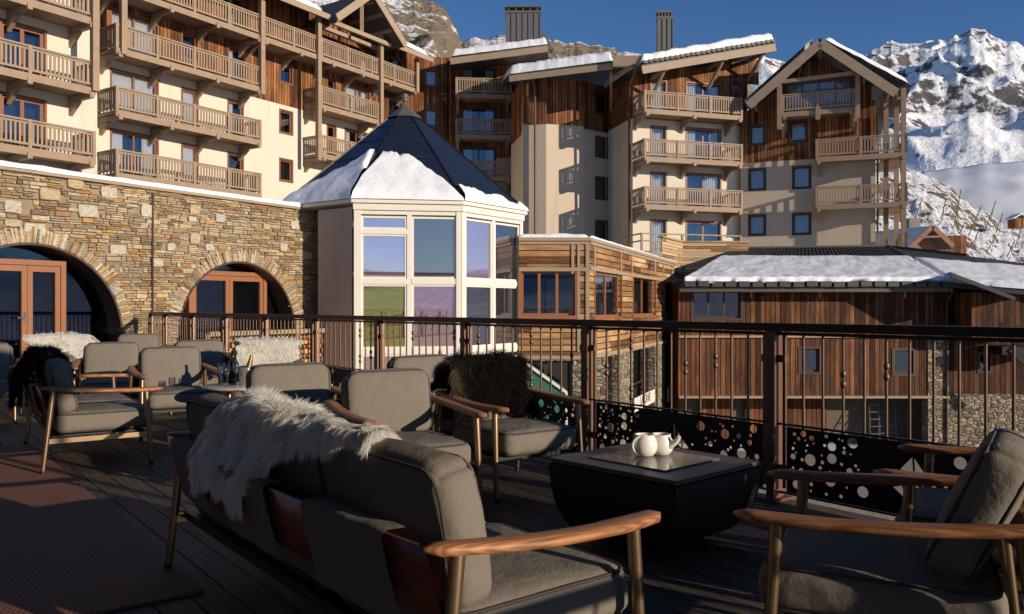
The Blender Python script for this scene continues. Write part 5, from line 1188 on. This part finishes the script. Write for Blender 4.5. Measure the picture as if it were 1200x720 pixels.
def SA(a, b):       # a along the sofa (0 = far end), b down the profile
    x = -.54 + 1.20 * a; wig = .05 * math.sin(a * 7)
    front = LT - (.13 + .05 * math.sin(a * 9 + 1)) - (.05 if a < .6 else 0)
    back = LT + (.36 + edge(a, 3, .10) if a < .50 else (.36 - (a - .50) / .14 * .20 if a < .64 else .16 - .10 * (a - .64) / .36)) * (min(1, .75 + a * 3) if a < .1 else 1)
    l = front + (back - front) * b + edge(a, 5, .03); y, z = PR(l)
    return (x + .04 * math.sin(b * 4 + a * 3), y + .012, z + .008 + .02 * noise.noise(Vector((a * 7, b * 4, 1))))
fleece('sheepskin', 'long haired white fleece hanging over the back of the foreground sofa', sA, SA, 90, 50, 170000, .056, .00105, white, 3, curl=.30, flowfn=lambda a, b: (.25 + .5 * (a > .5), -.1, -.9 if b > .4 else -.2), lift=.16)
def chair_cover(x0, x1, l0, l1, sd):
    def S(a, b):
        l = l0 + (l1 - l0) * b + edge(a, sd, .13) * (abs(b - .5) * 2); y, z = PR(l); xx = x0 + (x1 - x0) * a + edge(b, sd + 3, .12) * (2 * a - 1) ** 2 + .03 * math.sin(b * 7 + sd) * (1 if a in (0, 1) else 1); rd = .03 * (1 - abs(2 * a - 1) ** 4)
        return (xx, y + (.015 if l < LT else -.015) - (0 if l < LT else rd * .5), z + rd - .01)
    return S
fleece('sheepskin', 'white fleece covering the chair back behind the ice bucket', cP, chair_cover(-.33, .33, LT - .38, LT + .30, 2), 30, 30, 22000, .045, .0045, white, 5, lift=.25, curl=.3)
fleece('sheepskin', 'white fleece over the chair back in front of the arched doors', cK, chair_cover(-.38, .36, LT - .36, LT + .30, 4), 30, 30, 22000, .045, .005, white, 6, lift=.25, curl=.3)
def brown(a, b, r):
    k = max(0, min(1, (a - .74) * 3 - abs(b - .42) * 2.2 + r * .8)); return tuple(x * (1 - k) + y * k for x, y in zip((.011 + .012 * max(0, r), .007, .005), (.26, .18, .11)))
fleece('sheepskin', 'dark brown fleece with tan tips draped over the armchair beside the railing', cI, chair_cover(-.28, .34, LT - .44, LT + .32, 7), 40, 40, 26000, .075, .0032, brown, 8, curl=.55)
black = lambda a, b, r: (.012 + .012 * max(0, r), .010 + .008 * max(0, r), .009 + .006 * max(0, r))
fleece('sheepskin', 'black fleece thrown over the back of the near left sofa', sE, chair_cover(-.62, .40, LT - .16, LT + .42, 9), 40, 30, 20000, .07, .004, black, 9, curl=.5)
# added, unseen canopy and boarded wall that block sky light from the foreground
cp = thing('added_shade_canopy', 'added dark fabric canopy on steel posts, keeping sky light off the near deck, unseen', 'canopy', tuple(D(-1.2, -2, 0)))
M['canvas'] = simple('dark_canvas', (.05, .04, .035), .9)
mb = MB(); mb.slab([Vector((-7.5, 3.6, 2.75)), Vector((-7.5, -5.5, 3.0)), Vector((5.2, -5.5, 3.0)), Vector((5.2, .6, 2.85)), Vector((2.6, 3.6, 2.75))][::-1], .03); mb.build('fabric', M['canvas'], cp)
for x, y in ((-7.3, 3.4), (4.3, .6), (-7.3, -5.3), (2.0, -5.3)):
    mb = MB(); mb.tube([(x, y, 0), (x, y, 2.8)], .035, 10); mb.build('post', M['steel'], cp)
cf = thing('added_shade_wall', 'added dark boarded wall behind the viewer, unseen, cutting low sky light on the deck', 'wall', tuple(D(8, -6.5)))  # unseen wall, added to cut low sky light on the sofa backs
mb = MB(); cfr = Fr(*D(17.0, -6.6).xy, -uu.x, -uu.y); cfr.n = vv.copy(); ho = [(3 + 3.2 * i, 4.6 + 3.2 * i, .1, 2.3) for i in range(5)]
facade(mb, cfr, 0, 19, 0, 4.2, ho); mb.build('wall', M['barn'], cf)
for h_ in ho: window(cf, cfr, *h_, cols=2, curtain=0)
# ================================================================== FIRE TABLE
ft = thing('fire_table', 'low square black fire pit table with dished base and glass inset top', 'table', (.727, 4.16, 0))
TU = (Vector((.214, 4.23, 0)) - Vector((.757, 3.65, 0))); TV = (Vector((1.24, 4.09, 0)) - Vector((.757, 3.65, 0))); lu, lv_ = TU.length, TV.length + .06; TU.normalize(); TV.normalize()
tc = Vector((.727, 4.16, 0)); zt = .42; q = lambda a, b, z: tc + TU * a + TV * b + ZUP * z
mb = MB(); hu, hv = lu / 2, lv_ / 2
n = 14; lo = []
def ell(x0, side):
    pts = []
    for i in range(n + 1):
        t = math.pi * i / n; pts.append(-math.cos(t) * x0)
    return pts
secs = []
for i in range(n + 1):       # cross sections going down: quarter curve
    t = i / n * math.pi / 2; k = math.cos(t) ** .75 * .62 + .38; z = zt - .03 - (zt - .07) * math.sin(t); secs.append([q(-hu * k, -hv * (.80 + .2 * math.cos(t)), z), q(hu * k, -hv * (.80 + .2 * math.cos(t)), z), q(hu * k, hv * (.8 + .2 * math.cos(t)), z), q(-hu * k, hv * (.8 + .2 * math.cos(t)), z)])
for s0, s1 in zip(secs, secs[1:]):
    for k in range(4): mb.quad(s1[k], s1[(k + 1) % 4], s0[(k + 1) % 4], s0[k])
mb.build('bowl', M['blackmetal'], ft)
mb = MB(); mb.hexa([q(-hu * .36, -hv * .7, 0), q(hu * .36, -hv * .7, 0), q(hu * .36, hv * .7, 0), q(-hu * .36, hv * .7, 0), q(-hu * .36, -hv * .7, .05), q(hu * .36, -hv * .7, .05), q(hu * .36, hv * .7, .05), q(-hu * .36, hv * .7, .05)]); mb.build('plinth', M['foot'], ft)
M['tabletop'] = simple('charred_table_top', (.075, .058, .048), .42, nz=.35, sc=9, bump=.15)
iu, iv = hu * .62, hv * .66
mb = MB()
for (a0, a1, b0, b1) in ((-hu, hu, -hv, -iv), (-hu, hu, iv, hv), (-hu, -iu, -iv, iv), (iu, hu, -iv, iv)):
    mb.hexa([q(a0, b0, zt - .022), q(a1, b0, zt - .022), q(a1, b1, zt - .022), q(a0, b1, zt - .022), q(a0, b0, zt), q(a1, b0, zt), q(a1, b1, zt), q(a0, b1, zt)])
for (a0, a1, b0, b1) in ((-hu + .01, hu - .01, -hv + .01, -hv + .02),): pass
mb.build('table_top', M['tabletop'], ft)
M['inset'] = simple('smoked_glass_plate', (.16, .14, .13), .16, .3, nz=.05)
mb = MB(); e = .006; mb.hexa([q(-iu + e, -iv + e, zt - .02), q(iu - e, -iv + e, zt - .02), q(iu - e, iv - e, zt - .02), q(-iu + e, iv - e, zt - .02), q(-iu + e, -iv + e, zt + .008), q(iu - e, -iv + e, zt + .008), q(iu - e, iv - e, zt + .008), q(-iu + e, iv - e, zt + .008)]); mb.build('glass_plate', M['inset'], ft)
# white double lobed pot
c = Vector((.735, 4.23, zt + .008)); pot = thing('ceramic_pot', 'white double lobed ceramic pot with folded rim on the fire table', 'pot', tuple(c))
pr_ = [(.028, 0), (.047, .004), (.062, .028), (.066, .055), (.061, .082), (.050, .1), (.052, .112), (.048, .112), (.047, .10), (.056, .07), (.050, .03), (.01, .02)]
mb = MB(); mb.lathe(c + Vector((-.046, -.02, 0)), pr_, 28); mb.lathe(c + Vector((.044, .01, 0)), [(a * .98, b * .97) for a, b in pr_], 28)
mb.build('body', M['ceramic'], pot)
mb = MB(); pts = []
for i in range(13): t = math.pi * (-.12 + 1.18 * i / 12); pts.append(c + Vector((-.046 - .01 - .058 * math.sin(t), -.058 + .01 * i / 12, .058 + .052 * math.cos(t))))
mb.tube(pts, [.008] * 13, 8); mb.build('handle', M['ceramic'], pot); mb = MB(); mb.tube([c + Vector((.085, -.03, .055)), c + Vector((.112, -.05, .078)), c + Vector((.126, -.06, .105))], [.02, .014, .010], 10); mb.build('spout', M['ceramic'], pot)
# ================================================================== ROUND TABLE + DRINKS
tx, ty = -2.50, 7.35; rt_ = thing('round_table', 'small round pale side table holding drinks among the armchairs', 'table', (tx, ty, 0))
mb = MB(); mb.lathe((tx, ty, 0), [(.01, .465), (.29, .465), (.30, .475), (.30, .485), (.29, .492), (.01, .492)], 40); mb.build('table_top', simple('pale_table_top', (.36, .31, .25), .3, nz=.1), rt_)
for k in range(3):
    a = k * 2.094 + .4; mb = MB(); mb.tube([(tx + .12 * math.cos(a), ty + .12 * math.sin(a), .463), (tx + .2 * math.cos(a), ty + .2 * math.sin(a), 0)], [.014, .011], 8); mb.build('leg', M['bronze'], rt_)
c = Vector((tx + .10, ty - .02, .493)); ib = thing('ice_bucket', 'polished steel ice bucket with a gold topped bottle on the round table', 'ice bucket', tuple(c))
mb = MB(); mb.lathe(c, [(.055, 0), (.062, .005), (.078, .16), (.083, .165), (.083, .172), (.075, .17), (.06, .02), (.01, .015)], 28); mb.build('bucket', M['chrome'], ib)
mb = MB(); mb.tube([c + Vector((0, 0, .03)), c + Vector((.02, .0, .16)), c + Vector((.045, 0, .27))], [.035, .03, .013], 12); tag(mb.build('champagne_bottle', M['foil']), 'gold topped champagne bottle leaning in the steel ice bucket', 'bottle')
def flute(x, y, lab):
    mb = MB(); mb.lathe((x, y, .493), [(.03, 0), (.03, .003), (.004, .008), (.0035, .08), (.012, .095), (.026, .125), (.030, .155), (.027, .195), (.025, .195), (.027, .155), (.022, .125), (.004, .098)], 14)
    tag(mb.build('wine_glass', M['glass']), lab, 'glass', 'wine glasses on the round table')
flute(tx - .04, ty - .12, 'clear wine glass next to the ice bucket, nearest the viewer'); flute(tx - .12, ty - .06, 'clear wine glass at the left of the group on the round table'); flute(tx - .03, ty + .08, 'clear wine glass at the back between bottle and ice bucket'); flute(tx - .16, ty + .07, 'clear wine glass in front of the dark bottle')
mb = MB(); mb.lathe((tx - .10, ty + .19, .493), [(.036, 0), (.037, .01), (.037, .17), (.03, .2), (.014, .23), (.013, .29), (.015, .295), (.012, .3), (.005, .3)], 18); tag(mb.build('wine_bottle', M['bottle']), 'dark wine bottle standing at the back of the round table', 'bottle')
# ================================================================== CAMERA, LIGHT, WORLD
cam = bpy.data.cameras.new('Camera'); co = bpy.data.objects.new('Camera', cam); COL.objects.link(co); SC.camera = co
cam.sensor_width = 36; cam.lens = 36 * F / 1200; cam.clip_end = 8000; cam.clip_start = .05; co.location = (0, 0, CAMZ); co.rotation_euler = (math.radians(90), 0, 0)
SAZ, SEL = (.82, -.57), math.radians(12.5)
sd = Vector((SAZ[0] * math.cos(SEL), SAZ[1] * math.cos(SEL), math.sin(SEL))).normalized()
sl = bpy.data.lights.new('Sun', 'SUN'); sl.energy = 5.0; sl.angle = math.radians(.5); sl.color = (1, .86, .68); so = bpy.data.objects.new('Sun', sl); COL.objects.link(so)
so.rotation_euler = sd.to_track_quat('Z', 'Y').to_euler()
w = bpy.data.worlds.new('World'); SC.world = w; w.use_nodes = True; nt = w.node_tree; bg = nt.nodes['Background']
sk = nt.nodes.new('ShaderNodeTexSky'); sk.sky_type = 'NISHITA'; sk.sun_disc = False; sk.sun_elevation = SEL; sk.sun_rotation = math.atan2(SAZ[0], SAZ[1]); sk.altitude = 2300; sk.air_density = 1.0; sk.dust_density = .0; sk.ozone_density = 5.0
nt.links.new(sk.outputs[0], bg.inputs[0]); bg.inputs[1].default_value = .115
SC.view_settings.view_transform = 'Standard'; SC.view_settings.look = 'None'; SC.view_settings.exposure = 0
SC.render.resolution_x = 1024; SC.render.resolution_y = 614
SC.render.engine = 'CYCLES'
